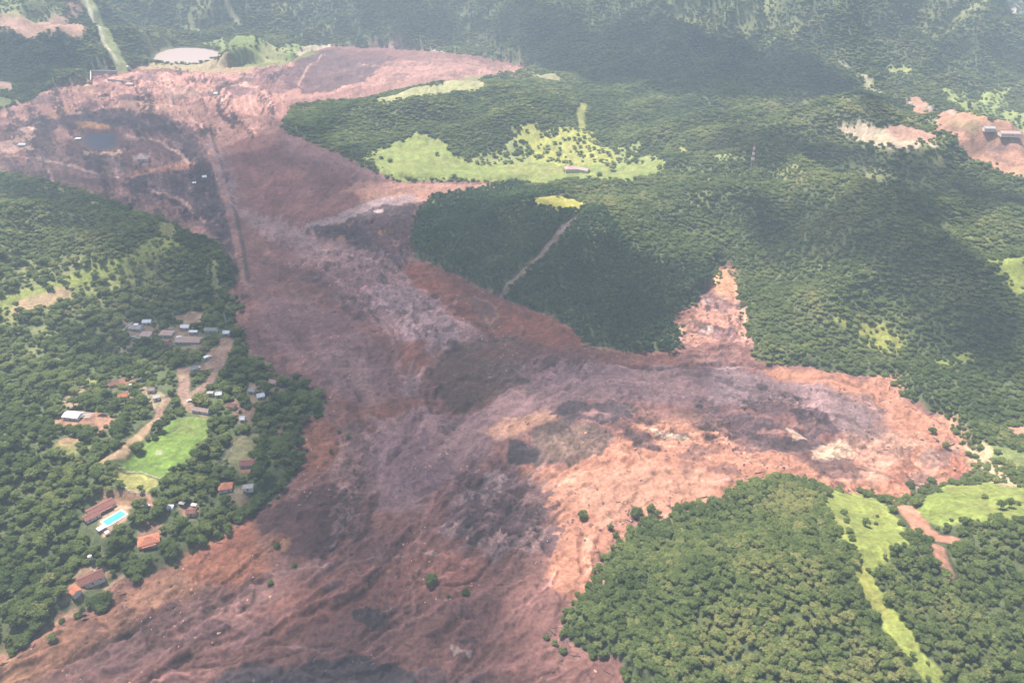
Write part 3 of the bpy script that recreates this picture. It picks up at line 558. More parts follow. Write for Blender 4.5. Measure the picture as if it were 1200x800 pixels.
# ------------------------------------------------------------------ materials
def mat(name):
    m = bpy.data.materials.new(name); m.use_nodes = True; t = m.node_tree; t.nodes.clear()
    o = t.nodes.new('ShaderNodeOutputMaterial'); return m, t, o
def N(t, typ, **kw):
    n = t.nodes.new(typ)
    for k_, v in kw.items():
        if k_.startswith('i_'): n.inputs[k_[2:].replace('_', ' ')].default_value = v
        else: setattr(n, k_, v)
    return n
def m_ground():
    m, t, o = mat('ground_soil')
    L = t.links.new
    b = N(t, 'ShaderNodeBsdfPrincipled'); b.inputs['Roughness'].default_value = 0.9; b.inputs['Specular IOR Level'].default_value = 0.25
    a = N(t, 'ShaderNodeAttribute', attribute_name='soil'); am = N(t, 'ShaderNodeAttribute', attribute_name='mud'); aw = N(t, 'ShaderNodeAttribute', attribute_name='wet')
    ge = N(t, 'ShaderNodeNewGeometry')
    n1 = N(t, 'ShaderNodeTexNoise'); n1.inputs['Scale'].default_value = 0.42; n1.inputs['Detail'].default_value = 5; n1.inputs['Roughness'].default_value = 0.65
    n2 = N(t, 'ShaderNodeTexNoise'); n2.inputs['Scale'].default_value = 0.11; n2.inputs['Detail'].default_value = 6; n2.inputs['Roughness'].default_value = 0.7; n2.inputs['Distortion'].default_value = 1.2
    L(ge.outputs['Position'], n1.inputs['Vector']); L(ge.outputs['Position'], n2.inputs['Vector'])
    r1 = N(t, 'ShaderNodeMapRange'); r1.inputs[1].default_value = 0.3; r1.inputs[2].default_value = 0.7; r1.inputs[3].default_value = 0.74; r1.inputs[4].default_value = 1.26
    r2 = N(t, 'ShaderNodeMapRange'); r2.inputs[1].default_value = 0.35; r2.inputs[2].default_value = 0.65; r2.inputs[3].default_value = 0.76; r2.inputs[4].default_value = 1.2
    L(n1.outputs[0], r1.inputs[0]); L(n2.outputs[0], r2.inputs[0])
    mu = N(t, 'ShaderNodeMath', operation='MULTIPLY'); L(r1.outputs[0], mu.inputs[0]); L(r2.outputs[0], mu.inputs[1])
    vm = N(t, 'ShaderNodeVectorMath', operation='SCALE'); L(a.outputs['Color'], vm.inputs[0]); L(mu.outputs[0], vm.inputs['Scale'])
    L(vm.outputs[0], b.inputs['Base Color'])
    rr = N(t, 'ShaderNodeMapRange'); rr.inputs[3].default_value = 0.9; rr.inputs[4].default_value = 0.35; L(aw.outputs['Fac'], rr.inputs[0]); L(rr.outputs[0], b.inputs['Roughness'])
    bu = N(t, 'ShaderNodeBump'); bu.inputs['Strength'].default_value = 0.9; bu.inputs['Distance'].default_value = 1.4; L(n2.outputs[0], bu.inputs['Height'])
    bu2 = N(t, 'ShaderNodeBump'); bu2.inputs['Strength'].default_value = 0.7; bu2.inputs['Distance'].default_value = 0.5; L(n1.outputs[0], bu2.inputs['Height']); L(bu.outputs[0], bu2.inputs['Normal'])
    L(bu2.outputs[0], b.inputs['Normal']); L(b.outputs[0], o.inputs[0])
    return m
def m_plain(name, col, rough=0.7, var=0.2, scale=1.5, metal=0.0):
    m, t, o = mat(name); L = t.links.new
    b = N(t, 'ShaderNodeBsdfPrincipled'); b.inputs['Roughness'].default_value = rough; b.inputs['Metallic'].default_value = metal
    tc = N(t, 'ShaderNodeTexCoord'); n1 = N(t, 'ShaderNodeTexNoise'); n1.inputs['Scale'].default_value = scale; n1.inputs['Detail'].default_value = 5
    L(tc.outputs['Object'], n1.inputs['Vector'])
    r1 = N(t, 'ShaderNodeMapRange'); r1.inputs[1].default_value = 0.3; r1.inputs[2].default_value = 0.7; r1.inputs[3].default_value = 1-var; r1.inputs[4].default_value = 1+var
    L(n1.outputs[0], r1.inputs[0]); vm = N(t, 'ShaderNodeVectorMath', operation='SCALE'); vm.inputs[0].default_value = col; L(r1.outputs[0], vm.inputs['Scale'])
    L(vm.outputs[0], b.inputs['Base Color']); L(b.outputs[0], o.inputs[0]); return m
def m_roof(name, col):
    m, t, o = mat(name); L = t.links.new
    b = N(t, 'ShaderNodeBsdfPrincipled'); b.inputs['Roughness'].default_value = 0.8
    tc = N(t, 'ShaderNodeTexCoord'); n1 = N(t, 'ShaderNodeTexNoise'); n1.inputs['Scale'].default_value = 1.2; n1.inputs['Detail'].default_value = 6
    wv = N(t, 'ShaderNodeTexWave'); wv.inputs['Scale'].default_value = 1.6; wv.inputs['Distortion'].default_value = 0.4
    L(tc.outputs['Object'], n1.inputs['Vector']); L(tc.outputs['Object'], wv.inputs['Vector'])
    r1 = N(t, 'ShaderNodeMapRange'); r1.inputs[1].default_value = 0.3; r1.inputs[2].default_value = 0.7; r1.inputs[3].default_value = .68; r1.inputs[4].default_value = 1.2
    L(n1.outputs[0], r1.inputs[0]); vm = N(t, 'ShaderNodeVectorMath', operation='SCALE'); vm.inputs[0].default_value = col; L(r1.outputs[0], vm.inputs['Scale'])
    bu = N(t, 'ShaderNodeBump'); bu.inputs['Distance'].default_value = 0.12; L(wv.outputs[0], bu.inputs['Height']); L(bu.outputs[0], b.inputs['Normal'])
    L(vm.outputs[0], b.inputs['Base Color']); L(b.outputs[0], o.inputs[0]); return m
def m_leaf(name, dark, light, third, transl=0.5):
    m, t, o = mat(name); L = t.links.new
    a = N(t, 'ShaderNodeAttribute', attribute_name='tint'); a.attribute_type = 'INSTANCER'
    ge = N(t, 'ShaderNodeNewGeometry')
    n0 = N(t, 'ShaderNodeTexNoise'); n0.inputs['Scale'].default_value = 0.55; n0.inputs['Detail'].default_value = 2; L(ge.outputs['Position'], n0.inputs['Vector'])
    n1 = N(t, 'ShaderNodeTexNoise'); n1.inputs['Scale'].default_value = 0.011; n1.inputs['Detail'].default_value = 5; n1.inputs['Roughness'].default_value = .65; L(ge.outputs['Position'], n1.inputs['Vector'])
    ad = N(t, 'ShaderNodeMath', operation='MULTIPLY_ADD'); L(n1.outputs[0], ad.inputs[0]); ad.inputs[1].default_value = 2.4; ad.inputs[2].default_value = -1.2
    a2 = N(t, 'ShaderNodeMath', operation='ADD', use_clamp=True); n3 = N(t, 'ShaderNodeTexNoise'); n3.inputs['Scale'].default_value = 0.0028; n3.inputs['Detail'].default_value = 5; n3.inputs['Roughness'].default_value = .6; L(ge.outputs['Position'], n3.inputs['Vector'])
    a3 = N(t, 'ShaderNodeMath', operation='MULTIPLY_ADD'); L(n3.outputs[0], a3.inputs[0]); a3.inputs[1].default_value = 1.6; a3.inputs[2].default_value = -0.8
    a4 = N(t, 'ShaderNodeMath', operation='ADD'); L(a3.outputs[0], a4.inputs[0]); L(ad.outputs[0], a4.inputs[1])
    L(a4.outputs[0], a2.inputs[0]); L(a.outputs['Fac'], a2.inputs[1])
    rp = N(t, 'ShaderNodeValToRGB'); rp.color_ramp.elements[0].color = (*dark, 1); rp.color_ramp.elements[1].color = (*third, 1)
    e = rp.color_ramp.elements.new(0.62); e.color = (*light, 1); rp.color_ramp.elements[2].position = 1.0
    L(a2.outputs[0], rp.inputs[0])
    r1 = N(t, 'ShaderNodeMapRange'); r1.inputs[1].default_value = 0.3; r1.inputs[2].default_value = 0.7; r1.inputs[3].default_value = .75; r1.inputs[4].default_value = 1.25
    L(n0.outputs[0], r1.inputs[0]); vm = N(t, 'ShaderNodeVectorMath', operation='SCALE'); L(rp.outputs[0], vm.inputs[0]); L(r1.outputs[0], vm.inputs['Scale'])
    d = N(t, 'ShaderNodeBsdfDiffuse'); tr = N(t, 'ShaderNodeBsdfTranslucent'); mx_ = N(t, 'ShaderNodeMixShader'); mx_.inputs[0].default_value = transl
    L(vm.outputs[0], d.inputs[0]); L(vm.outputs[0], tr.inputs[0]); L(d.outputs[0], mx_.inputs[1]); L(tr.outputs[0], mx_.inputs[2]); L(mx_.outputs[0], o.inputs[0]); return m
def m_water(name, col, rough=0.12):
    m, t, o = mat(name); L = t.links.new
    b = N(t, 'ShaderNodeBsdfPrincipled'); b.inputs['Base Color'].default_value = (*col, 1); b.inputs['Roughness'].default_value = rough; b.inputs['IOR'].default_value = 1.33; b.inputs['Specular IOR Level'].default_value = .25 if rough > .2 else .5
    ge = N(t, 'ShaderNodeNewGeometry'); n1 = N(t, 'ShaderNodeTexNoise'); n1.inputs['Scale'].default_value = 0.8; L(ge.outputs['Position'], n1.inputs['Vector'])
    bu = N(t, 'ShaderNodeBump'); bu.inputs['Distance'].default_value = 0.02; L(n1.outputs[0], bu.inputs['Height']); L(bu.outputs[0], b.inputs['Normal']); L(b.outputs[0], o.inputs[0]); return m
M_GROUND = m_ground()
me.materials.append(M_GROUND)
terrain = bpy.data.objects.new('ground', me); COL.objects.link(terrain); terrain['kind'] = 'structure'
terrain['label'] = 'mud covered valley floor between wooded hills and meadows'
M_LEAF = m_leaf('foliage', (0.095,0.135,0.046), (0.19,0.235,0.080), (0.31,0.31,0.12))
M_LEAFD = m_leaf('foliage_plantation', (0.062,0.112,0.050), (0.110,0.170,0.072), (0.18,0.225,0.09))
M_LEAFY = m_leaf('foliage_scrub', (0.10,0.135,0.048), (0.19,0.225,0.08), (0.29,0.28,0.12))
M_BARK = m_plain('bark', (0.12,0.085,0.06), 0.9)
M_WALL = m_plain('wall_plaster', (0.55,0.50,0.43)); M_WALLP = m_plain('wall_pale', (0.72,0.70,0.66)); M_WHITE = m_plain('white_paint', (0.82,0.82,0.80), .5, .06)
M_ORANGE = m_roof('orange_tile', (0.62,0.22,0.12)); M_MAROON = m_roof('maroon_tile', (0.27,0.11,0.085)); M_GREYR = m_roof('grey_sheet', (0.38,0.35,0.34)); M_WHITER = m_roof('white_sheet', (0.85,0.85,0.86))
M_PINKR = m_roof('faded_tile', (0.46,0.31,0.27)); M_GLASS = m_plain('window_glass', (0.05,0.06,0.07), .15, .1); M_WOOD = m_plain('timber', (0.22,0.14,0.09))
M_CONC = m_plain('concrete', (0.42,0.38,0.35)); M_POOL = m_water('pool_water', (0.06,0.62,0.66), 0.08); M_TILE = m_plain('pool_tile', (0.70,0.66,0.60))
M_POND_D = m_water('pond_dark', (0.022,0.02,0.032), .5); M_POND_B = m_water('pond_brown', (0.33,0.26,0.23), .4); M_STEEL = m_plain('galvanised_steel', (0.5,0.5,0.5), .4, .1, 1.5, .6)
M_REDP = m_plain('red_paint', (0.5,0.08,0.06)); M_CLODD = m_plain('clod_dark', (0.085,0.055,0.055), .9, .3); M_CLODP = m_plain('clod_pale', (0.50,0.36,0.33), .9, .3); M_TYRE = m_plain('tyre_rubber', (0.03,0.03,0.03)); M_CARW = m_plain('car_white', (0.78,0.78,0.78), .3, .04)
M_ROCK = m_plain('red_earth', (0.40,0.20,0.14), .9, .3)

def tag(o, label=None, cat=None, group=None, kind=None):
    if label: o['label'] = label
    if cat: o['category'] = cat
    if group: o['group'] = group
    if kind: o['kind'] = kind
    return o
def link(name, mesh, m=None, parent=None):
    if m is not None and not mesh.materials: mesh.materials.append(m)
    o = bpy.data.objects.new(name, mesh); COL.objects.link(o)
    if parent: o.parent = parent
    return o
def empty(name, loc, rz=0):
    o = bpy.data.objects.new(name, None); o.empty_display_size = 1; COL.objects.link(o); o.location = loc; o.rotation_euler = (0, 0, rz); return o
def bm_mesh(bm, name):
    me_ = bpy.data.meshes.new(name); bm.to_mesh(me_); bm.free(); return me_
def box(bm, c, s, rz=0.0):
    mtx = Matrix.Translation(c) @ Matrix.Rotation(rz, 4, 'Z') @ Matrix.Diagonal((*s, 1)); bmesh.ops.create_cube(bm, size=1, matrix=mtx)
def boxo(name, c, s, m, parent, rz=0.0, bev=0.0):
    bm = bmesh.new(); box(bm, c, s, rz)
    if bev: bmesh.ops.bevel(bm, geom=bm.edges[:], offset=bev, segments=2, affect='EDGES')
    return link(name, bm_mesh(bm, name), m, parent)
def poly_prism(P, z0, z1, name):
    n = len(P); v = [(p[0], p[1], z0) for p in P]+[(p[0], p[1], z1) for p in P]
    f = [tuple(range(n, 2*n)), tuple(reversed(range(n)))]+[(i, (i+1) % n, n+(i+1) % n, n+i) for i in range(n)]
    me_ = bpy.data.meshes.new(name); me_.from_pydata(v, [], f); me_.validate(); return me_
for n, lab, kind, P, lev in pond_w:
    if inside(P, np.array([P[:, 0].mean()]), np.array([P[:, 1].mean()])).any(): pass
    area = 0.5*np.sum(P[:, 0]*np.roll(P[:, 1], -1)-np.roll(P[:, 0], -1)*P[:, 1])
    if area < 0: P = P[::-1]
    o = link(n, poly_prism(P, lev-2.4, lev, n), M_POND_B if kind == 'brown' else M_POND_D); tag(o, lab, None, kind='structure')

CLEAR = []
# ------------------------------------------------------------------ buildings
def gable(bm, L, W, h, rise, ov=.5, th=.25):
    v = []
    for x in (-L/2-ov, L/2+ov):
        for (y, z) in ((-W/2-ov, h-ov*rise/(W/2)), (0, h+rise), (W/2+ov, h-ov*rise/(W/2))):
            v.append(bm.verts.new((x, y, z))); v.append(bm.verts.new((x, y, z+th)))
    a = lambda e, k, t: v[e*6+k*2+t]
    F_ = [(a(0,0,1),a(1,0,1),a(1,1,1),a(0,1,1)),(a(0,1,1),a(1,1,1),a(1,2,1),a(0,2,1)),(a(0,1,0),a(1,1,0),a(1,0,0),a(0,0,0)),(a(0,2,0),a(1,2,0),a(1,1,0),a(0,1,0)),
          (a(0,0,0),a(1,0,0),a(1,0,1),a(0,0,1)),(a(0,2,1),a(1,2,1),a(1,2,0),a(0,2,0))]
    for e in (0, 1): F_ += [(a(e,0,0),a(e,0,1),a(e,1,1),a(e,1,0)),(a(e,1,0),a(e,1,1),a(e,2,1),a(e,2,0))]
    for q_ in F_: bm.faces.new(q_)
    bmesh.ops.recalc_face_normals(bm, faces=bm.faces[:])
def hip(bm, L, W, h, rise, ov=.6, th=.25):
    l, w_ = L/2+ov, W/2+ov; r = max(l-w_, .15)
    b = [bm.verts.new((x, y, h)) for x, y in ((-l,-w_),(l,-w_),(l,w_),(-l,w_))]; t_ = [bm.verts.new((x, y, h+th)) for x, y in ((-l,-w_),(l,-w_),(l,w_),(-l,w_))]
    p, q_ = bm.verts.new((-r, 0, h+rise)), bm.verts.new((r, 0, h+rise))
    bm.faces.new(b[::-1])
    for i in range(4): bm.faces.new((b[i], b[(i+1) % 4], t_[(i+1) % 4], t_[i]))
    bm.faces.new((t_[0], t_[1], q_, p)); bm.faces.new((t_[1], t_[2], q_)); bm.faces.new((t_[2], t_[3], p, q_)); bm.faces.new((t_[3], t_[0], p))
def house(px, py, L, W, rot, roof, rm, label, h=3.0, rise=1.6, wm=None, name='house', cat='house', z=None, chimney=False, porch=0):
    x_, y_, z_ = onground(px, py); z_ = float(zlook(x_, y_)[0]) if z is None else z
    CLEAR.append((x_, y_, math.hypot(L, W)/2)); r = empty(name, (x_, y_, z_-.15), math.radians(rot)); tag(r, label, cat); wm = wm or M_WALL
    bm = bmesh.new()
    if roof == 'gable':        # walls with pointed ends
        pf = [(-W/2, -1.5), (W/2, -1.5), (W/2, h), (0, h+rise-.05), (-W/2, h)]
        a = [bm.verts.new((-L/2, yy, zz)) for yy, zz in pf]; b = [bm.verts.new((L/2, yy, zz)) for yy, zz in pf]
        bm.faces.new(a[::-1]); bm.faces.new(b)
        for i in range(5): bm.faces.new((a[i], a[(i+1) % 5], b[(i+1) % 5], b[i]))
        bmesh.ops.recalc_face_normals(bm, faces=bm.faces[:])
    else: box(bm, (0, 0, (h-1.5)/2), (L, W, h+1.5))
    link('wall', bm_mesh(bm, 'wall'), wm, r)
    bm = bmesh.new()
    if roof == 'gable': gable(bm, L, W, h, rise)
    elif roof == 'hip': hip(bm, L, W, h, rise)
    else:
        bmesh.ops.create_cube(bm, size=1, matrix=Matrix.Translation((0, 0, h+.15)) @ Matrix.Rotation(math.radians(4), 4, 'X') @ Matrix.Diagonal((L+.6, W+.6, .22, 1)))
    ro = link('roof', bm_mesh(bm, 'roof'), rm, r)
    if roof != 'flat':
        rl = L+1 if roof == 'gable' else max(L-W, .5); boxo('ridge', (0, 0, h+rise+(.28 if roof == 'gable' else .05)), (rl, .35, .18), rm, ro)
    for sx in (-1, 1):
        for k_ in range(max(1, int(L//4))):
            xx = -L/2+(k_+.5)*L/max(1, int(L//4))
            if sx == -1 and k_ == int(L//8): boxo('door', (xx, sx*(W/2+.03), 1.05+.15), (1.0, .12, 2.1), M_WOOD, r); continue
            wd = boxo('window', (xx, sx*(W/2+.02), 1.75), (1.3, .10, 1.1), M_WHITE, r); boxo('pane', (0+xx, sx*(W/2+.06), 1.75), (1.1, .08, .9), M_GLASS, wd)
    if chimney: boxo('chimney', (L*.25, W*.15, h+rise), (.7, .7, 1.4), M_WALL, ro)
    if porch:
        p_ = boxo('porch_roof', (0, -W/2-porch/2, h-.35), (L*.7, porch, .18), rm, r)
        for q_ in (-1, 1): boxo('porch_post', (q_*L*.32, -W/2-porch+.2, (h-.45)/2), (.18, .18, h-.45), M_WOOD, r)
    return r
# villa with the swimming pool
house(119, 597, 18, 7.5, 48, 'gable', M_MAROON, 'long maroon tiled villa wing beside the turquoise swimming pool', porch=2.2)
house(108, 607, 10, 6.5, 48, 'gable', M_MAROON, 'short maroon tiled pavilion left of the pool villa, nearest the wood', h=2.8, rise=1.3)
px_, py_, pz_ = onground(134, 607); pz_ = float(zlook(px_, py_)[0])
pr = empty('swimming_pool', (px_, py_, pz_), math.radians(54)); CLEAR.append((px_, py_, 10)); tag(pr, 'turquoise swimming pool with pale paved rim beside the maroon villa', 'swimming pool')
bm = bmesh.new()
for c, s_ in (((0, 3.9, .12), (16, 1.0, .4)), ((0, -3.9, .12), (16, 1.0, .4)), ((-7.5, 0, .12), (1.0, 6.8, .4)), ((7.5, 0, .12), (1.0, 6.8, .4))): box(bm, c, s_)
link('pool_rim', bm_mesh(bm, 'pool_rim'), M_TILE, pr); boxo('water', (0, 0, .06), (14.0, 6.8, .3), M_POOL, pr)
boxo('ladder', (5.5, -3.5, .6), (.5, .1, 1.0), M_STEEL, pr)
def canopy(px, py, L, W, rot, label, h=2.5, m=None, name='canopy', cat='canopy'):
    x_, y_, _ = onground(px, py); CLEAR.append((x_, y_, L/2)); z_ = float(zlook(x_, y_)[0]); r = empty(name, (x_, y_, z_), math.radians(rot)); tag(r, label, cat)
    bm = bmesh.new(); gable(bm, L, W, h, .6, .1, .12); link('roof', bm_mesh(bm, 'roof'), m or M_WHITER, r)
    for a in (-1, 1):
        for b in (-1, 1): boxo('post', (a*(L/2-.15), b*(W/2-.15), h/2-.2), (.14, .14, h+.4), M_STEEL, r)
canopy(120, 621, 6, 4, 52, 'white canopy at the near end of the swimming pool'); canopy(126, 626, 2.6, 2.6, 52, 'small square white sunshade just below the pool canopy', 2.3)
house(175, 636, 13, 9, 25, 'hip', M_ORANGE, 'bright orange tiled house in the trees right of the pool villa', rise=2.6, porch=2)
house(107, 680, 15, 9, 38, 'gable', M_MAROON, 'dull brown roofed house near the mud edge at lower left', rise=1.9, chimney=True)
house(88, 694, 7, 5.5, -35, 'gable', M_ORANGE, 'small orange roofed annex left of the dull brown roofed house', h=2.7, rise=1.1)
def tank(px, py, label, r_=1.4, h=4.5, m=None):
    m = m or M_CONC
    x_, y_, _ = onground(px, py); z_ = float(zlook(x_, y_)[0]); r = empty('water_tank', (x_, y_, z_)); tag(r, label, 'water tank')
    bm = bmesh.new(); bmesh.ops.create_cone(bm, segments=20, radius1=r_, radius2=r_, depth=2.4, cap_ends=True, matrix=Matrix.Translation((0, 0, h+1.2))); link('barrel', bm_mesh(bm, 'barrel'), m or M_WHITE, r)
    bm = bmesh.new(); bmesh.ops.create_cone(bm, segments=20, radius1=r_*1.05, radius2=.2, depth=.5, cap_ends=True, matrix=Matrix.Translation((0, 0, h+2.65))); link('lid', bm_mesh(bm, 'lid'), m or M_WHITE, r)
    for a in range(4): boxo('leg', (math.cos(a*1.571+.78)*r_*.8, math.sin(a*1.571+.78)*r_*.8, h/2-.3), (.2, .2, h+.6), M_CONC, r)
tank(108, 660, 'pale water tank on legs above the dull brown roofed house'); tank(156, 462, 'pale water tank on tall legs beside the soil yard north of the dirt road', 1.2, 8)
house(265, 573, 9, 7, 12, 'hip', M_ORANGE, 'orange tiled pavilion among trees below the brown grass plot', rise=2.4)
house(291, 545, 11, 7, 5, 'gable', M_MAROON, 'low dark red roofed house at the foot of the brown grass plot')
house(225, 602, 6, 5, 5, 'gable', M_MAROON, 'small dark red roofed hut in the woods right of the villa', rise=1.2)
canopy(228, 594, 4, 2.5, -10, 'white sheet canopy just above the small dark red hut', 2.4); canopy(214, 592, 4.5, 3, -10, 'grey white sheet canopy left of the small dark red hut', 2.4, M_GREYR)
house(291, 573, 7, 4, 8, 'flat', M_GREYR, 'grey sheet roofed shed right of the orange pavilion', h=2.6)
house(86, 489, 13, 8, -8, 'gable', M_WHITER, 'white roofed building in the bare soil yard at left', rise=1.1, wm=M_WALLP)
house(200, 596, 4, 3, 0, 'flat', M_WHITER, 'tiny white roofed shed deep in trees left of the dark red hut', h=2.3, wm=M_WALLP)
# open frames beside the white building
x_, y_, _ = onground(103, 489); z_ = float(zlook(x_, y_)[0]); fr = empty('greenhouse_frame', (x_, y_, z_), math.radians(-8)); tag(fr, 'open steel greenhouse frame right of the white roofed building', 'greenhouse')
for k_ in range(4):
    boxo('rail', (0, -3+k_*2, 2.6), (9, .3, .25), M_STEEL, fr)
    for q_ in (-1, 1): boxo('post', (q_*4.3, -3+k_*2, 1.2), (.2, .2, 2.6), M_STEEL, fr)
# walled cluster on the upper left
cl = [(160,386,12,7,-5,'gable',M_GREYR,'grey roofed house at the left end of the walled cluster'),(173,379,8,6,5,'gable',M_WHITER,'small white roofed house at the back of the walled cluster'),
 (160,383,4,3,0,'flat',M_WHITER,'tiny white shed behind the grey roofed house'),(172,394,11,8,-5,'flat',M_PINKR,'pinkish flat roofed house behind the long white wall'),(196,393,12,9,-3,'hip',M_PINKR,'faded hip roofed house in the middle of the walled cluster'),
 (218,385,8,6,-4,'gable',M_WHITER,'bright white roofed house on the bare yard'),(227,391,8,3,0,'flat',M_WHITER,'narrow white shed below the bright white roofed house'),(248,389,13,4,-3,'gable',M_GREYR,'long grey shed right of the bare yard'),
 (222,401,24,10,-3,'gable',M_PINKR,'large faded pink roofed hall at the front of the cluster'),(210,398,4,4,0,'flat',M_WHITER,'small white cube house left of the pink roofed hall'),(266,392,6,5,0,'gable',M_WHITER,'white roofed cottage beside the mud edge at the road end'),
 (242,421,4,3,40,'flat',M_WHITER,'white roofed kiosk on the dirt road'),(228,434,7,4,25,'gable',M_GREYR,'small grey roofed house beside the dirt road bend'),(306,466,6,5,20,'gable',M_WHITER,'bright white roofed house in the trees west of the mud'),(296,460,6,4,-10,'gable',M_GREYR,'grey roofed house up left of the bright white one by the mud'),
 (257,464,5,4,10,'gable',M_WHITER,'white roofed hut just right of the forked road'),(247,463,5,3,0,'flat',M_GREYR,'grey roofed hut just right of the forked road'),(321,450,7,5,-20,'gable',M_PINKR,'pale pinkish roofed house at the village edge nearest the mud'),(236,483,15,4,-14,'gable',M_PINKR,'long pale roofed stable at the end of the dirt road above the sports field'),
 (285,493,4,4,0,'gable',M_WHITER,'white roofed hut at the top of the brown grass plot'),(178,459,6,4,0,'gable',M_PINKR,'pale roofed hut among bushes above the dirt road'),(184,468,5,4,20,'flat',M_GREYR,'grey hut among bushes beside the dirt road'),(145,466,7,5,15,'gable',M_ORANGE,'orange roofed hut on the reddish soil left of the tank'),
 (134,452,8,6,30,'gable',M_MAROON,'dark red roofed shack in shade above the soil yard'),(272,478,7,5,-15,'gable',M_MAROON,'dark red roofed house in the trees below the huts'),(198,405,7,4,-3,'gable',M_MAROON,'maroon roofed shed at the front left of the cluster')]
for c in cl: house(*c)
def wall_run(pxs, h, th, m, label, name='wall', cat='wall'):
    P = ongroundp(pxs); bm = bmesh.new()
    for (a, b) in zip(P[:-1], P[1:]):
        L_ = math.hypot(*(b-a)); za = float(zlook(*(a+b)/2)[0]); rz = math.atan2(b[1]-a[1], b[0]-a[0]); box(bm, ((a[0]+b[0])/2, (a[1]+b[1])/2, za+h/2-.5), (L_+th, th, h+1), rz)
    o = link(name, bm_mesh(bm, name), m); tag(o, label, cat)
wall_run([(147,395),(160,398),(175,399),(188,400)], 3, .6, M_WALLP, 'long white boundary wall in front of the walled cluster')
wall_run([(147,395),(145,388),(156,380)], 2.5, .5, M_WALL, 'grey boundary wall at the left side of the walled cluster')
wall_run([(110,88),(137,88)], 7, 2, M_CONC, 'long concrete retaining wall of the mine yard, upper course below the pipeline strip'); wall_run([(127,96),(146,98)], 4, 1.5, M_CONC, 'pale lower concrete wall beside the round-roofed mine shed')
wall_run([(107,86),(107,97)], 7, 2, M_CONC, 'concrete end wall at the left corner of the mine yard')
# farm and mine buildings
house(670, 200, 20, 12, 4, 'hip', M_PINKR, 'faded brown roofed farm barn in the long lime meadow', h=4, rise=3, cat='barn', name='barn'); house(684, 201, 16, 8, -32, 'gable', M_PINKR, 'pale roofed farmhouse joined at the right of the barn', h=3.5, rise=2.4); house(662, 201, 5, 6, 0, 'gable', M_MAROON, 'dark narrow farm shed at the left end of the barn')
house(152, 101, 15, 11, 5, 'hip', M_PINKR, 'pale hip roofed mine shed below the concrete wall', h=5, rise=3, name='mine_shed', cat='shed'); house(150, 80, 14, 7, -50, 'gable', M_GREYR, 'grey sheet roofed pump house at the foot of the pipeline strip', h=4, name='pump_house', cat='building')
house(168, 188, 17, 6, 0, 'gable', M_GREYR, 'grey blue sheet roofed wrecked workshop in the mine mud', h=3, name='workshop', cat='workshop'); house(240, 209, 6, 6, 20, 'gable', M_WHITER, 'white roofed hut beside the dark mine embankment', h=3)
house(228, 216, 5, 4, 20, 'flat', M_WHITER, 'white box cabin half buried in the mine mud', h=3, name='cabin', cat='cabin'); house(165, 251, 5, 4, 0, 'flat', M_WHITER, 'white cabin at the forest edge below the mine mud', h=2.6, name='cabin', cat='cabin'); house(253, 111, 7, 5, 0, 'gable', M_WHITER, 'white roofed cabin below the brown spoil mound', name='cabin', cat='cabin')
house(92, 164, 9, 6, 0, 'flat', M_WHITER, 'white wrecked cabin at the left bank of the dark pond', name='cabin', cat='cabin'); house(27, 171, 12, 7, 0, 'gable', M_WHITER, 'white roofed wreck on the pale spoil at the left edge', name='cabin', cat='cabin')
house(1182, 158, 26, 14, -5, 'gable', M_PINKR, 'long pale roofed warehouse on the red pad at far right', h=3.5, rise=2, name='warehouse', cat='warehouse'); house(1158, 152, 15, 12, -5, 'gable', M_GREYR, 'grey roofed warehouse left of the long pale one on the red pad', h=3.2, name='warehouse', cat='warehouse')
# lattice mast on the ridge, pylons on the strip
def mast(px, py, h, label, w_=2.0, cat='mast', bands=True):
    x_, y_, _ = onground(px, py); z_ = float(zlook(x_, y_)[0]); r = empty('mast', (x_, y_, z_)); tag(r, label, cat)
    n = 8
    for k_ in range(n):
        bm = bmesh.new(); z0, z1 = h*k_/n, h*(k_+1)/n; a0, a1 = w_*(1-.75*k_/n)/2, w_*(1-.75*(k_+1)/n)/2
        for i in range(4):
            s0 = [(-1,-1),(1,-1),(1,1),(-1,1)][i]; s1 = [(-1,-1),(1,-1),(1,1),(-1,1)][(i+1) % 4]
            for (p, q_) in (((s0[0]*a0, s0[1]*a0, z0), (s0[0]*a1, s0[1]*a1, z1)), ((s0[0]*a0, s0[1]*a0, z0), (s1[0]*a1, s1[1]*a1, z1)), ((s0[0]*a1, s0[1]*a1, z1), (s1[0]*a1, s1[1]*a1, z1))):
                d = Vector(q_)-Vector(p); bmesh.ops.create_cone(bm, segments=4, radius1=.22, radius2=.22, depth=d.length, cap_ends=True, matrix=Matrix.Translation((Vector(p)+Vector(q_))/2) @ d.to_track_quat('Z', 'Y').to_matrix().to_4x4())
        link('lattice_section', bm_mesh(bm, 'lattice_section'), (M_REDP if k_ % 2 else M_WHITE) if bands else M_STEEL, r)
mast(881, 194, 30, 'slim red and white mast standing above the forest on the right slope', 4)
mast(204, 122, 18, 'pale lattice tower beside the brown spoil mound', 3, 'tower', False); mast(52, 192, 20, 'pale lattice tower in the mine mud left of the dark pond', 3, 'tower', False); mast(265, 380, 14, 'pale slim mast at the mud edge above the white cottage', 1.4, 'mast', False)
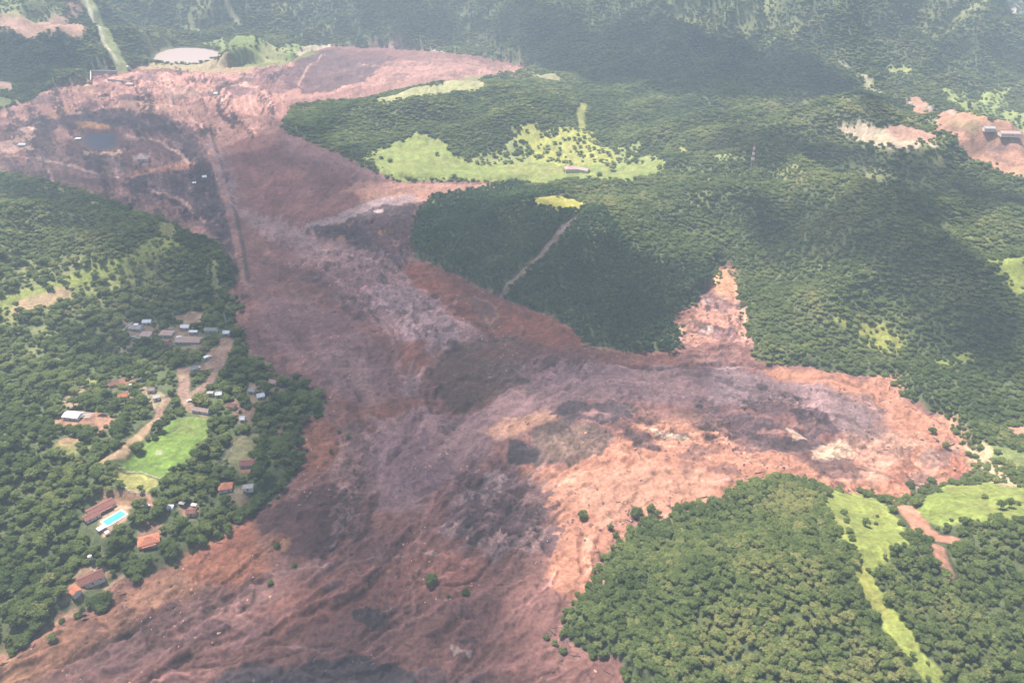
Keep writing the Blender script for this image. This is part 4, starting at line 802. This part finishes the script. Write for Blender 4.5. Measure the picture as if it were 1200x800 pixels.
# parked vehicles
def car(px, py, rot, label, m, van=0):
    x_, y_, _ = onground(px, py); z_ = float(zlook(x_, y_)[0]); r = empty('van' if van else 'car', (x_, y_, z_), math.radians(rot)); tag(r, label, 'van' if van else 'car')
    boxo('body', (0, 0, .75), (4.4+van, 1.8, .75), m, r, 0, .12); boxo('cabin', (-.2, 0, 1.35+van*.15), (2.4+van*1.2, 1.6, .6+van*.4), m, r, 0, .15); boxo('windscreen', (1.02+van*.6, 0, 1.35), (.12, 1.4, .45), M_GLASS, r)
    for a in (-1, 1):
        for b in (-1, 1):
            bm = bmesh.new(); bmesh.ops.create_cone(bm, segments=14, radius1=.34, radius2=.34, depth=.24, cap_ends=True, matrix=Matrix.Translation((a*1.4, b*.85, .34)) @ Matrix.Rotation(math.pi/2, 4, 'X')); link('wheel', bm_mesh(bm, 'wheel'), M_TYRE, r)
car(245, 419, 45, 'white van parked on the dirt road by the kiosk', M_CARW, 1); car(222, 470, 30, 'white car at the lower fork of the village road', M_CARW); car(172, 593, 10, 'white car parked at the edge of the wood right of the pool', M_CARW); car(232, 431, 10, 'pale car beside the grey roofed house at the road bend', M_CARW)
# fence between the two grass plots
def fence(pxs, label, step=4):
    P = ongroundp(pxs); r = empty('fence', (P[0][0], P[0][1], 0)); tag(r, label, 'fence'); o0 = np.array(P[0])
    for a, b in zip(P[:-1], P[1:]):
        L_ = math.hypot(*(b-a)); n = max(1, int(L_/step)); rz = math.atan2(b[1]-a[1], b[0]-a[0])
        for i in range(n):
            p = a+(b-a)*i/n-o0; zz = float(zlook(*(p+o0))[0]); boxo('post', (p[0], p[1], zz+.7), (.22, .22, 1.5), M_WHITE, r)
            c = a+(b-a)*(i+.5)/n-o0; boxo('rail', (c[0], c[1], zz+1.1), (L_/n-.3, .1, .15), M_WHITE, r, rz)
fence([(140,549),(165,554),(189,562)], 'white rail fence between the sports field and the yellow grass plot'); fence([(136,567),(150,575),(173,580)], 'rail fence along the bottom of the yellow grass plot')

# ------------------------------------------------------------------ trees
def crown_mesh(name, rx, rz, zc, nclump, leaves, seed, m, lsz=1.0, conical=0):
    r = random.Random(seed); v = []; f = []
    cl = []
    for i in range(nclump):
        a = i*2.39996+r.uniform(-.3, .3); k_ = math.sqrt((i+0.5)/nclump); k_ = k_*r.uniform(.72, .92)
        hz = math.sqrt(max(0, 1-k_*k_))*(1-conical*k_)
        cl.append((math.cos(a)*k_*rx*r.uniform(.75, 1.05), math.sin(a)*k_*rx*r.uniform(.75, 1.05), zc+hz*rz*r.uniform(.45, .95), rx*r.uniform(.27, .46)))
    for i in range(3):
        a = r.uniform(0, 6.28); cl.append((math.cos(a)*rx*.45, math.sin(a)*rx*.45, zc-rz*.2, rx*.42))
    for (cx, cy, cz, cr) in cl:
        # solid heart of the clump
        bmt = bmesh.new(); bmesh.ops.create_icosphere(bmt, subdivisions=1, radius=cr*.78)
        b0 = len(v); bmt.verts.ensure_lookup_table()
        for q_ in bmt.verts:
            s_ = r.uniform(.75, 1.2); v.append((cx+q_.co.x*s_, cy+q_.co.y*s_, cz+q_.co.z*s_*.8))
        for q_ in bmt.faces: f.append(tuple(b0+w_.index for w_ in q_.verts))
        bmt.free()
        for j in range(leaves):
            th = r.uniform(0, 6.283); ph = math.acos(r.uniform(-.45, 1)); n = Vector((math.sin(ph)*math.cos(th), math.sin(ph)*math.sin(th), math.cos(ph)))
            c = Vector((cx, cy, cz))+Vector((n.x, n.y, n.z*.85))*cr*r.uniform(.75, 1.25)
            nn = (n*.8+Vector((r.uniform(-.55, .55), r.uniform(-.55, .55), r.uniform(.1, .95)))).normalized()
            t1 = nn.orthogonal().normalized(); t1.rotate(Matrix.Rotation(r.uniform(0, 6.28), 3, nn)); t2 = nn.cross(t1)
            s1 = lsz*r.uniform(.35, .75); s2 = lsz*r.uniform(.25, .5); b0 = len(v)
            v += [tuple(c-t1*s1), tuple(c+t2*s2), tuple(c+t1*s1), tuple(c-t2*s2)]; f.append((b0, b0+1, b0+2, b0+3))
    me_ = bpy.data.meshes.new(name); me_.from_pydata(v, [], f); me_.materials.append(m); return me_
def trunk_mesh(name, h, r0, seed, spread):
    bm = bmesh.new(); r = random.Random(seed)
    def limb(a, b, ra, rb):
        d = Vector(b)-Vector(a); L_ = d.length
        mt_ = Matrix.Translation((Vector(a)+Vector(b))/2) @ d.to_track_quat('Z', 'Y').to_matrix().to_4x4()
        bmesh.ops.create_cone(bm, segments=7, radius1=ra, radius2=rb, depth=L_, cap_ends=True, matrix=mt_)
    limb((0, 0, -1.0), (0, 0, h*.55), r0, r0*.7)
    for i in range(4):
        a = i*1.57+r.uniform(-.4, .4); limb((0, 0, h*.5), (math.cos(a)*spread, math.sin(a)*spread, h*r.uniform(.8, 1.0)), r0*.6, r0*.25)
    return bm_mesh(bm, name)
KINDS = {}
def mk(kind, m, specs):
    KINDS[kind] = [(crown_mesh(kind+'_crown', *s, i*7+len(kind), m, ls), trunk_mesh(kind+'_trunk', s[2]+.5, s[0]*.075, i, s[0]*.45)) for i, (s, ls) in enumerate(specs)]
    for c, t_ in KINDS[kind]: t_.materials.append(M_BARK)
mk('broad', M_LEAF, [((3.9,1.6,3.8,15,26),.75), ((3.6,2.0,4.0,13,28),.7), ((4.4,1.5,3.6,17,24),.8), ((3.3,2.2,4.3,12,28),.7), ((3.9,1.4,3.3,14,26),.75)])
mk('plant', M_LEAFD, [((3.0,3.6,5.5,9,24),.85), ((3.2,3.2,5.2,10,24),.85), ((2.8,3.9,5.8,8,26),.8)])
mk('scrub', M_LEAFY, [((2.6,1.6,1.8,9,22),.8), ((3.2,1.5,1.7,10,22),.85), ((2.2,2.0,2.0,8,22),.7)])
KINDS_MIX = 1
mk('tall', M_LEAFD, [((2.2,6.0,4.5,12,24),.85), ((1.9,6.5,5.0,11,24),.8)])
KINDS['mix'] = KINDS['broad'][:4]+KINDS['scrub']+KINDS['scrub'][:2]
PROTO = {}
for kd, lst in KINDS.items():
    pc = bpy.data.collections.new('proto_'+kd)
    for i, (cm, tm) in enumerate(lst): pc.objects.link(bpy.data.objects.new('a%02d_%s' % (i, kd), cm))
    PROTO[kd] = pc

grid_lookup = glook
pts = []
y0 = 250.0
while y0 < 4300:
    dist = math.hypot(y0, CAMH); s_ = np.interp(dist, [450, 1000, 2000, 3300], [3.4, 4.0, 5.6, 8.6])
    hw = (max(y0, 60)*cP+CAMH*sP)*0.70
    xs = np.arange(-hw, hw, s_); pts.append(np.stack([xs+rng.uniform(-.42, .42, len(xs))*s_, y0+rng.uniform(-.42, .42, len(xs))*s_, np.full(len(xs), s_)], 1)); y0 += s_*.92
T = np.concatenate(pts)
op = grid_lookup(T[:, 0], T[:, 1], OPEN)
keep = rng.uniform(0, 1, len(T)) > op*1.02
dens = fbm(T[:, 0], T[:, 1], 55, 3, 131)
keep &= rng.uniform(0, 1, len(T)) < np.clip(0.97+dens*0.25, .6, 1)
T = T[keep]
ok_ = np.ones(len(T), bool)
for (cx_, cy_, cr_) in CLEAR:
    ok_ &= ((T[:, 0]-cx_)**2+(T[:, 1]-cy_)**2 > (cr_+2.0)**2) & ((T[:, 0]-cx_)**2+(T[:, 1]-cy_+5.5)**2 > (cr_*.9+2.5)**2)
T = T[ok_]; TZ = grid_lookup(T[:, 0], T[:, 1], Z)
print('trees', len(T)); tick('trees')
# which wood
def reg(px): return inside(ongroundp(px), T[:, 0], T[:, 1])
WOODS = [('plantation', 'plant', 'dense dark green plantation on the knoll above the red scarp, split by a dirt track', [(470,225),(600,215),(690,245),(740,300),(835,325),(838,340),(800,362),(790,380),(805,420),(680,420),(470,320)]),
 ('hill_wood', 'broad', 'even green wood on the rounded hill at the bottom right, beside the lime meadow', [(600,860),(640,700),(700,640),(740,600),(860,560),(960,560),(1000,620),(1005,690),(1040,740),(1100,820),(1110,880)]),
 ('hill_wood', 'mix', 'tangled green wood right of the narrow meadow strip at the lower right corner', [(1000,600),(1060,590),(1300,600),(1300,900),(1120,880),(1050,745),(1015,690)]),
 ('village_wood', 'mix', 'leafy trees among the red roofed houses and yards at lower left', [(-150,400),(130,370),(280,350),(300,420),(400,460),(380,560),(280,640),(200,680),(120,720),(0,780),(-150,900)]),
 ('hillside_wood', 'mix', 'dark wood on the left hillside between the mine yard and the village', [(-300,190),(20,205),(200,262),(300,330),(290,380),(130,385),(-150,420),(-300,420)]),
 ('knoll_wood', 'broad', 'green wood on the low hill north of the lime meadow', [(320,118),(440,118),(640,85),(760,100),(860,150),(800,190),(700,200),(640,195),(540,200),(425,190),(330,160)]),
 ('ridge_forest', 'mix', 'hazy forest on the long ridges along the top of the view', [(-400,-60),(1600,-60),(1500,100),(1250,140),(1060,118),(950,90),(860,130),(700,90),(560,50),(380,50),(240,60),(140,90),(-50,130),(-400,130)]),
 ('slope_forest', 'mix', 'patchy sun and shade forest on the slopes right of the mud gully', None)]
left = np.ones(len(T), bool)
tint = np.clip(0.42+rng.normal(0, .17, len(T))+0.25*fbm(T[:, 0], T[:, 1], 30, 2, 141), 0, 1)
scl = T[:, 2]/5.0*(.62+.72*rng.uniform(0, 1, len(T))**1.4)
# the 300 trees that show largest are things of their own
dcam = np.sqrt(T[:, 0]**2+T[:, 1]**2+CAMH**2)
depth = T[:, 1]*cP+(CAMH-TZ)*sP
upx = 600+F*T[:, 0]/depth; upy = 400-F*(T[:, 1]*sP-(CAMH-TZ)*cP)/depth
vis = (upx > 0) & (upx < 1200) & (upy > 0) & (upy < 802)
lv_ = (T[:, 0] < -40) & (T[:, 1] < 820)
thin = lv_ & (rng.uniform(0, 1, len(T)) < .42)
T, TZ, left, tint, scl, dcam, upx, upy, vis, lv_ = [q_[~thin] for q_ in (T, TZ, left, tint, scl, dcam, upx, upy, vis, lv_)]
scl = np.where(lv_, scl*rng.uniform(.95, 1.55, len(scl)), scl)
size = np.where(vis, scl/dcam, 0); big = np.argsort(-size)[:300]
solo = np.zeros(len(T), bool); solo[big] = True

tick('protos')
def gn_scatter(name, pts3, scale, tints, var, coll, m, label, kind='stuff', zs=1.0):
    n = len(pts3); me_ = bpy.data.meshes.new(name); me_.vertices.add(n); me_.vertices.foreach_set('co', np.asarray(pts3, np.float32).ravel())
    for nm, arr, ty in (('scl', scale, 'FLOAT'), ('tint', tints, 'FLOAT'), ('rotz', rng.uniform(0, 6.28, n), 'FLOAT')):
        a = me_.attributes.new(nm, ty, 'POINT'); a.data.foreach_set('value', np.asarray(arr, np.float32))
    a = me_.attributes.new('var', 'INT', 'POINT'); a.data.foreach_set('value', np.asarray(var, np.int32))
    o = bpy.data.objects.new(name, me_); COL.objects.link(o); me_.materials.append(m)
    g = bpy.data.node_groups.new(name+'_nodes', 'GeometryNodeTree'); g.interface.new_socket('Geometry', in_out='INPUT', socket_type='NodeSocketGeometry'); g.interface.new_socket('Geometry', in_out='OUTPUT', socket_type='NodeSocketGeometry')
    gi = g.nodes.new('NodeGroupInput'); go = g.nodes.new('NodeGroupOutput'); L = g.links.new
    ci = g.nodes.new('GeometryNodeCollectionInfo'); ci.inputs['Collection'].default_value = coll; ci.inputs['Separate Children'].default_value = True; ci.inputs['Reset Children'].default_value = True
    iop = g.nodes.new('GeometryNodeInstanceOnPoints'); iop.inputs['Pick Instance'].default_value = True
    def na(nm, dt):
        q_ = g.nodes.new('GeometryNodeInputNamedAttribute'); q_.data_type = dt; q_.inputs['Name'].default_value = nm; return q_.outputs[0]
    L(gi.outputs[0], iop.inputs['Points']); L(ci.outputs[0], iop.inputs['Instance']); L(na('var', 'INT'), iop.inputs['Instance Index'])
    cx = g.nodes.new('ShaderNodeCombineXYZ'); L(na('rotz', 'FLOAT'), cx.inputs[2]); L(cx.outputs[0], iop.inputs['Rotation'])
    cs = g.nodes.new('ShaderNodeCombineXYZ'); mz = g.nodes.new('ShaderNodeMath'); mz.operation = 'MULTIPLY'; mz.inputs[1].default_value = zs; sc_ = na('scl', 'FLOAT'); L(sc_, cs.inputs[0]); L(sc_, cs.inputs[1]); L(sc_, mz.inputs[0]); L(mz.outputs[0], cs.inputs[2]); L(cs.outputs[0], iop.inputs['Scale']); L(iop.outputs[0], go.inputs[0])
    md = o.modifiers.new('scatter', 'NODES'); md.node_group = g
    tag(o, label, None, kind=kind); return o
for name, kd, lab, px in WOODS:
    m_ = left.copy() if px is None else (left & reg(px))
    left &= ~m_
    m_ &= ~solo
    if m_.sum() == 0: continue
    n = int(m_.sum()); nv = len(KINDS[kd])
    tn = tint[m_]*(0.8 if kd == 'plant' else 1)
    z = TZ[m_]-0.3
    gn_scatter(name, np.stack([T[m_, 0], T[m_, 1], z], 1), scl[m_]*(0.95 if kd == 'plant' else 1), tn, rng.integers(0, nv, n), PROTO[kd], M_LEAF, lab, zs=.72 if name in ('slope_forest', 'ridge_forest', 'knoll_wood') else 1.0)
def tree(kd, vi, loc, s_, tn, label, cat='tree', group=None, name='tree'):
    cm, tm = KINDS[kd][vi]; r = empty(name, loc, random.uniform(0, 6.28)); r.scale = (s_, s_, s_*random.uniform(.9, 1.1))
    tag(r, label, cat, group); c = link('crown', cm, None, r); c['tint'] = float(tn); t_ = link('trunk', tm, None, r); return r
for i in np.where(solo)[0]:
    rt = upx[i] > 500
    tree('broad', int(rng.integers(0, 5)), (T[i, 0], T[i, 1], TZ[i]-.3), float(scl[i]), float(tint[i]),
         'broadleaf tree in the nearest rows of the wood at the bottom right edge' if rt else 'broadleaf tree in the nearest rows of the wood at the lower left corner',
         'tree', 'nearest trees of the bottom right wood' if rt else 'nearest trees of the lower left wood')
# lone trees and bushes: photo foot point, kind, scale, label
LONE = [(1014,616,'broad',.95,'round lone tree throwing a shadow in the middle of the lime meadow'),(1050,646,'broad',.9,'lone tree at the lower right edge of the lime meadow'),
 (988,602,'scrub',.9,'uppermost low bush in the row down the left side of the lime meadow'),(992,612,'scrub',.9,'second bush down the left side of the lime meadow'),(995,623,'scrub',.9,'third bush down the left side of the lime meadow'),(998,632,'scrub',.85,'lowest bush of the row in the lime meadow'),
 (1028,605,'scrub',.45,'small shrub upper right of the round meadow tree'),(1026,614,'scrub',.5,'small shrub just right of the round meadow tree'),
 (1172,596,'broad',1.0,'left tree of the pair in the far right meadow'),(1182,594,'broad',1.0,'right tree of the pair in the far right meadow'),(1193,591,'scrub',.7,'small bush at the right edge beside the meadow pair'),(1153,583,'scrub',.8,'flat bush in the upper part of the far right meadow'),
 (1108,524,'broad',.9,'tree standing alone in red mud near the right wood, above the meadow'),(1092,508,'broad',.85,'tree on the red mud margin below the right wood'),
 (1072,592,'broad',.95,'bushy tree between the red path and the right meadow'),(1040,590,'broad',.75,'small dark tree on the track between the two meadows'),
 (512,182,'scrub',1.4,'bush on the upper slope of the long lime meadow'),(457,190,'scrub',1.5,'left bush at the west end of the long lime meadow'),(447,186,'scrub',1.3,'bush at the west tip of the long lime meadow'),
 (640,178,'broad',1.2,'tree in the yellow clearing above the farm buildings'),(656,176,'scrub',1.3,'shrub in the yellow clearing left of the farm track'),(718,200,'broad',1.3,'tree in the long meadow right of the farm'),(702,206,'scrub',1.5,'dark bush right below the farm buildings'),(690,209,'scrub',1.3,'small bush below the farm buildings'),
 (505,682,'scrub',1.5,'rounded green bush left standing in the middle of the lower mud'),(545,696,'scrub',1.1,'sparse green bush right of the rounded one in the lower mud'),(525,699,'scrub',.6,'tiny tuft between the two bushes in the lower mud'),
 (683,606,'scrub',1.3,'left low bush on the orange mud at the wood margin'),(715,620,'scrub',1.1,'tree on the orange mud just off the bottom right wood'),(722,629,'scrub',1.0,'lower tree on the orange mud just off the bottom right wood'),(745,604,'scrub',1.6,'wide low bush on the orange mud above the bottom right wood'),(762,598,'scrub',1.4,'pale bush right of the wide low bush on the orange mud'),
 (398,508,'scrub',1.0,'scrubby bush in red mud east of the village wood'),(388,530,'scrub',.9,'lower scrubby bush in red mud east of the village wood'),(408,512,'scrub',.8,'small bush on the edge of the pale mud east of the village wood'),
 (62,750,'broad',.8,'tree standing in the mud off the lower left wood'),(100,724,'tall',.9,'tall dark tree at the mud edge below the brown roofed house'),(120,716,'broad',1.0,'broad dark tree at the mud edge below the brown roofed house'),
 (325,640,'scrub',.8,'green bush on the orange bank beside the dark mud pan'),(317,684,'scrub',.9,'small green bush low on the orange bank'),(345,664,'scrub',.9,'dark bush at the foot of the dark mud pan'),
 (93,508,'broad',1.25,'big round tree in front of the white roofed building'),(650,756,'scrub',1.0,'left end of the green hedge strip in the bottom mud'),(640,748,'scrub',.7,'small tuft above the green hedge strip in the bottom mud'),(660,764,'scrub',.9,'right end of the green hedge strip in the bottom mud'),
 (212,553,'tall',.8,'pointed cypress at the lower right corner of the sports field'),(205,558,'tall',.8,'pointed cypress left of the field corner cypress'),(222,548,'tall',.85,'pointed cypress on the right side of the sports field'),(190,574,'tall',.7,'pointed cypress beside the yellow grass plot')]
for (px, py, kd, s_, lab) in LONE:
    x_, y_, z_ = onground(px, py); z_ = float(zlook(x_, y_)[0]); tree(kd, random.randrange(len(KINDS[kd])), (x_, y_, z_-.2), s_, random.uniform(.25, .6), lab, 'bush' if kd == 'scrub' else 'tree', name='bush' if kd == 'scrub' else 'tree')
# ------------------------------------------------------------------ debris of the flow
def lump(name, seed, flatn, m):
    bm = bmesh.new(); bmesh.ops.create_icosphere(bm, subdivisions=1, radius=1); r = random.Random(seed)
    for v_ in bm.verts: v_.co *= r.uniform(.6, 1.25); v_.co.z *= flatn; v_.co.x *= 1.4
    me_ = bm_mesh(bm, name); me_.materials.append(m); return me_
def log(name, m, L_=7):
    bm = bmesh.new(); bmesh.ops.create_cone(bm, segments=6, radius1=.35, radius2=.18, depth=L_, cap_ends=True, matrix=Matrix.Translation((0, 0, .3)) @ Matrix.Rotation(math.pi/2, 4, 'Y'))
    me_ = bm_mesh(bm, name); me_.materials.append(m); return me_
dc = bpy.data.collections.new('proto_debris'); protos = [lump('clod', 1, .5, M_CLODD), lump('clod', 2, .4, M_CLODD), lump('clod', 3, .5, M_CLODP), lump('clod', 4, .35, M_ROCK), log('log', M_CLODD, 6), log('log', M_CLODP, 4)]
for i, p in enumerate(protos): dc.objects.link(bpy.data.objects.new('d%02d' % i, p))
n = 160000
dx = rng.uniform(-900, 900, n); dy = rng.uniform(270, 1700, n)
dmm = sdf(MUD, dx, dy); cl_ = fbm(dx, dy, 70, 3, 151)+.6*fbm(dx, dy, 22, 2, 152)
edge = (dmm > 0) & (dmm < 9)
kp = (((dmm > 3) & (rng.uniform(-.1, 1.1, n) < cl_*1.0)) | (edge & (rng.uniform(0, 1, n) < .55))) & (np.abs(dx) < (dy*cP+200)*.7)
dx, dy = dx[kp], dy[kp]; dz = grid_lookup(dx, dy, Z)
eg = edge[kp]; cc = fbm(dx, dy, 120, 2, 155); vr = np.where(rng.uniform(0, 1, len(dx)) < .07, rng.integers(4, 6, len(dx)), np.where(cc > 0, rng.integers(0, 2, len(dx)), rng.integers(0, 4, len(dx))))
vr = np.where(eg & (rng.uniform(0, 1, len(dx)) < .6), np.where(rng.uniform(0, 1, len(dx)) < .75, 4, 5), vr)
print('debris', len(dx))
gn_scatter('debris', np.stack([dx, dy, dz], 1), rng.uniform(.35, 1.15, len(dx))**1.3*np.where(np.isin(vr, (2, 5)), .55, 1), np.zeros(len(dx)), vr, dc, M_CLODD, 'clods, logs and rubble strewn over the mud')
tick('buildings')
# ------------------------------------------------------------------ clouds above the frame: their shadows lie on the valley
CLOUDS = [('large grey bottomed cloud over the mud valley', [(0,190),(120,205),(260,180),(330,170),(420,200),(430,250),(500,240),(640,236),(690,245),(700,285),(800,310),(840,335),(800,370),(790,410),(700,430),(640,450),(590,500),(600,560),(640,590),(640,640),(620,700),(640,730),(660,790),(640,860),(300,860),(260,760),(300,700),(290,640),(240,610),(235,560),(262,520),(250,470),(240,450),(190,440),(100,420),(60,390),(130,340),(100,290),(40,240),(0,230)], 760, 34, .015),
 ('thin veil of cloud over the lower left mud', [(-60,700),(120,640),(240,600),(330,600),(350,700),(420,860),(-60,870)], 740, 16, .012),
 ('thin veil of cloud added to dim the right arm of the mud', [(610,420),(640,405),(800,400),(890,425),(940,450),(950,490),(880,500),(780,480),(680,488),(610,500)], 740, 16, .018),  # unseen veil added to dim the side arm
 ('thin veil of cloud over the burst dam', [(-60,110),(120,95),(250,120),(330,140),(430,180),(470,215),(420,250),(330,200),(250,180),(100,215),(-60,200)], 750, 16, .018),
 ('long cloud over the ridge at the top of the view', [(560,30),(640,8),(760,20),(880,50),(1000,90),(1060,130),(1030,145),(950,118),(860,120),(760,108),(680,96),(600,70)], 820, 34, .026),
 ('ragged cloud over the right hand slopes', [(868,260),(880,230),(930,240),(1000,225),(1040,180),(1130,200),(1210,230),(1240,260),(1120,250),(1080,265),(1130,290),(1170,330),(1215,380),(1215,440),(1120,430),(1060,380),(1020,330),(960,310),(900,300)], 780, 32, .024),
 ('small cloud over the far left quarry', [(-60,40),(20,40),(90,55),(110,85),(60,98),(-60,90)], 800, 30, .024),
 ('flat cloud over the middle right forest', [(800,175),(880,150),(960,150),(1060,180),(1100,200),(1000,205),(900,200)], 800, 30, .022),
 ('small cloud over the far forest above the dam', [(420,0),(520,0),(560,30),(500,50),(430,40)], 820, 30, .024),
 ('thin cloud over the upper right ridges', [(1030,20),(1120,40),(1180,60),(1200,85),(1120,72),(1060,48)], 820, 28, .024)]
def m_cloud(name, dens):
    m, t, o = mat(name); v_ = N(t, 'ShaderNodeVolumePrincipled'); v_.inputs['Color'].default_value = (1, 1, 1, 1); v_.inputs['Density'].default_value = dens; v_.inputs['Anisotropy'].default_value = 0.5; t.links.new(v_.outputs[0], o.inputs['Volume']); return m
for lab, px, alt, thick, dens in CLOUDS:
    G_ = np.array([onground(*p) for p in px]); off = (alt-G_[:, 2])/S.z
    P = np.stack([G_[:, 0]+S.x*off, G_[:, 1]+S.y*off], 1)
    st_ = max((P[:, 0].max()-P[:, 0].min()), (P[:, 1].max()-P[:, 1].min()))/150; st_ = max(st_, 8)
    gx = np.arange(P[:, 0].min()-70, P[:, 0].max()+70, st_); gy = np.arange(P[:, 1].min()-70, P[:, 1].max()+70, st_)
    A, B = np.meshgrid(gx, gy); d = sdf(P, A.ravel(), B.ravel()).reshape(A.shape)
    d = d+fbm(A, B, 90, 4, 201)*26
    th_ = sstep(-12, 42, d)*thick*(0.85+.5*fbm(A, B, 60, 4, 205)); th_ = np.where(d > -12, np.maximum(th_, 0.3), 0)
    ok = (d > -12); ny, nx = A.shape; vid = -np.ones((ny, nx), int); cells = ok[:-1, :-1] & ok[1:, :-1] & ok[:-1, 1:] & ok[1:, 1:]
    used = np.zeros_like(ok); used[:-1, :-1] |= cells; used[1:, :-1] |= cells; used[:-1, 1:] |= cells; used[1:, 1:] |= cells
    nu = int(used.sum()); vid[used] = np.arange(nu)
    vt = np.stack([A[used], B[used], alt+th_[used]*.75], 1); vb = np.stack([A[used], B[used], alt-th_[used]*.25], 1)
    ci, cj = np.where(cells); a = vid[ci, cj]; b = vid[ci, cj+1]; c = vid[ci+1, cj+1]; dd = vid[ci+1, cj]
    faces = [*np.stack([a, b, c, dd], 1).tolist(), *(np.stack([dd, c, b, a], 1)+nu).tolist()]
    cp = np.zeros((ny+1, nx+1), bool); cp[1:ny, 1:nx] = cells
    for (oi, oj, s0, s1) in ((-1, 0, (0, 0), (0, 1)), (1, 0, (1, 1), (1, 0)), (0, -1, (1, 0), (0, 0)), (0, 1, (0, 1), (1, 1))):
        nb = cp[1+ci+oi, 1+cj+oj]; ii, jj = ci[~nb], cj[~nb]
        u0 = vid[ii+s0[0], jj+s0[1]]; u1 = vid[ii+s1[0], jj+s1[1]]
        faces += np.stack([u1, u0, u0+nu, u1+nu], 1).tolist()
    cme = bpy.data.meshes.new('cloud'); cme.from_pydata(np.concatenate([vt, vb]).tolist(), [], faces)
    o = link('cloud', cme, m_cloud('cloud_vapour', dens*3)); tag(o, lab, 'cloud'); print('cloud', len(faces), vt.min(0), vt.max(0))

# ------------------------------------------------------------------ haze
bm = bmesh.new(); top = CAMH+12; bot = float(Z.min())-1.0
box(bm, (0, 250, (top+bot)/2), (19600, 19600, top-bot))
m, t, o_ = mat('haze_air'); v_ = N(t, 'ShaderNodeVolumePrincipled'); v_.inputs['Color'].default_value = (*HAZE_COL, 1); v_.inputs['Density'].default_value = HAZE_D; v_.inputs['Anisotropy'].default_value = 0.0
t.links.new(v_.outputs[0], o_.inputs['Volume'])
tag(link('haze', bm_mesh(bm, 'haze'), m), 'pale blue haze filling the valley air', None, kind='stuff')
tick('end')
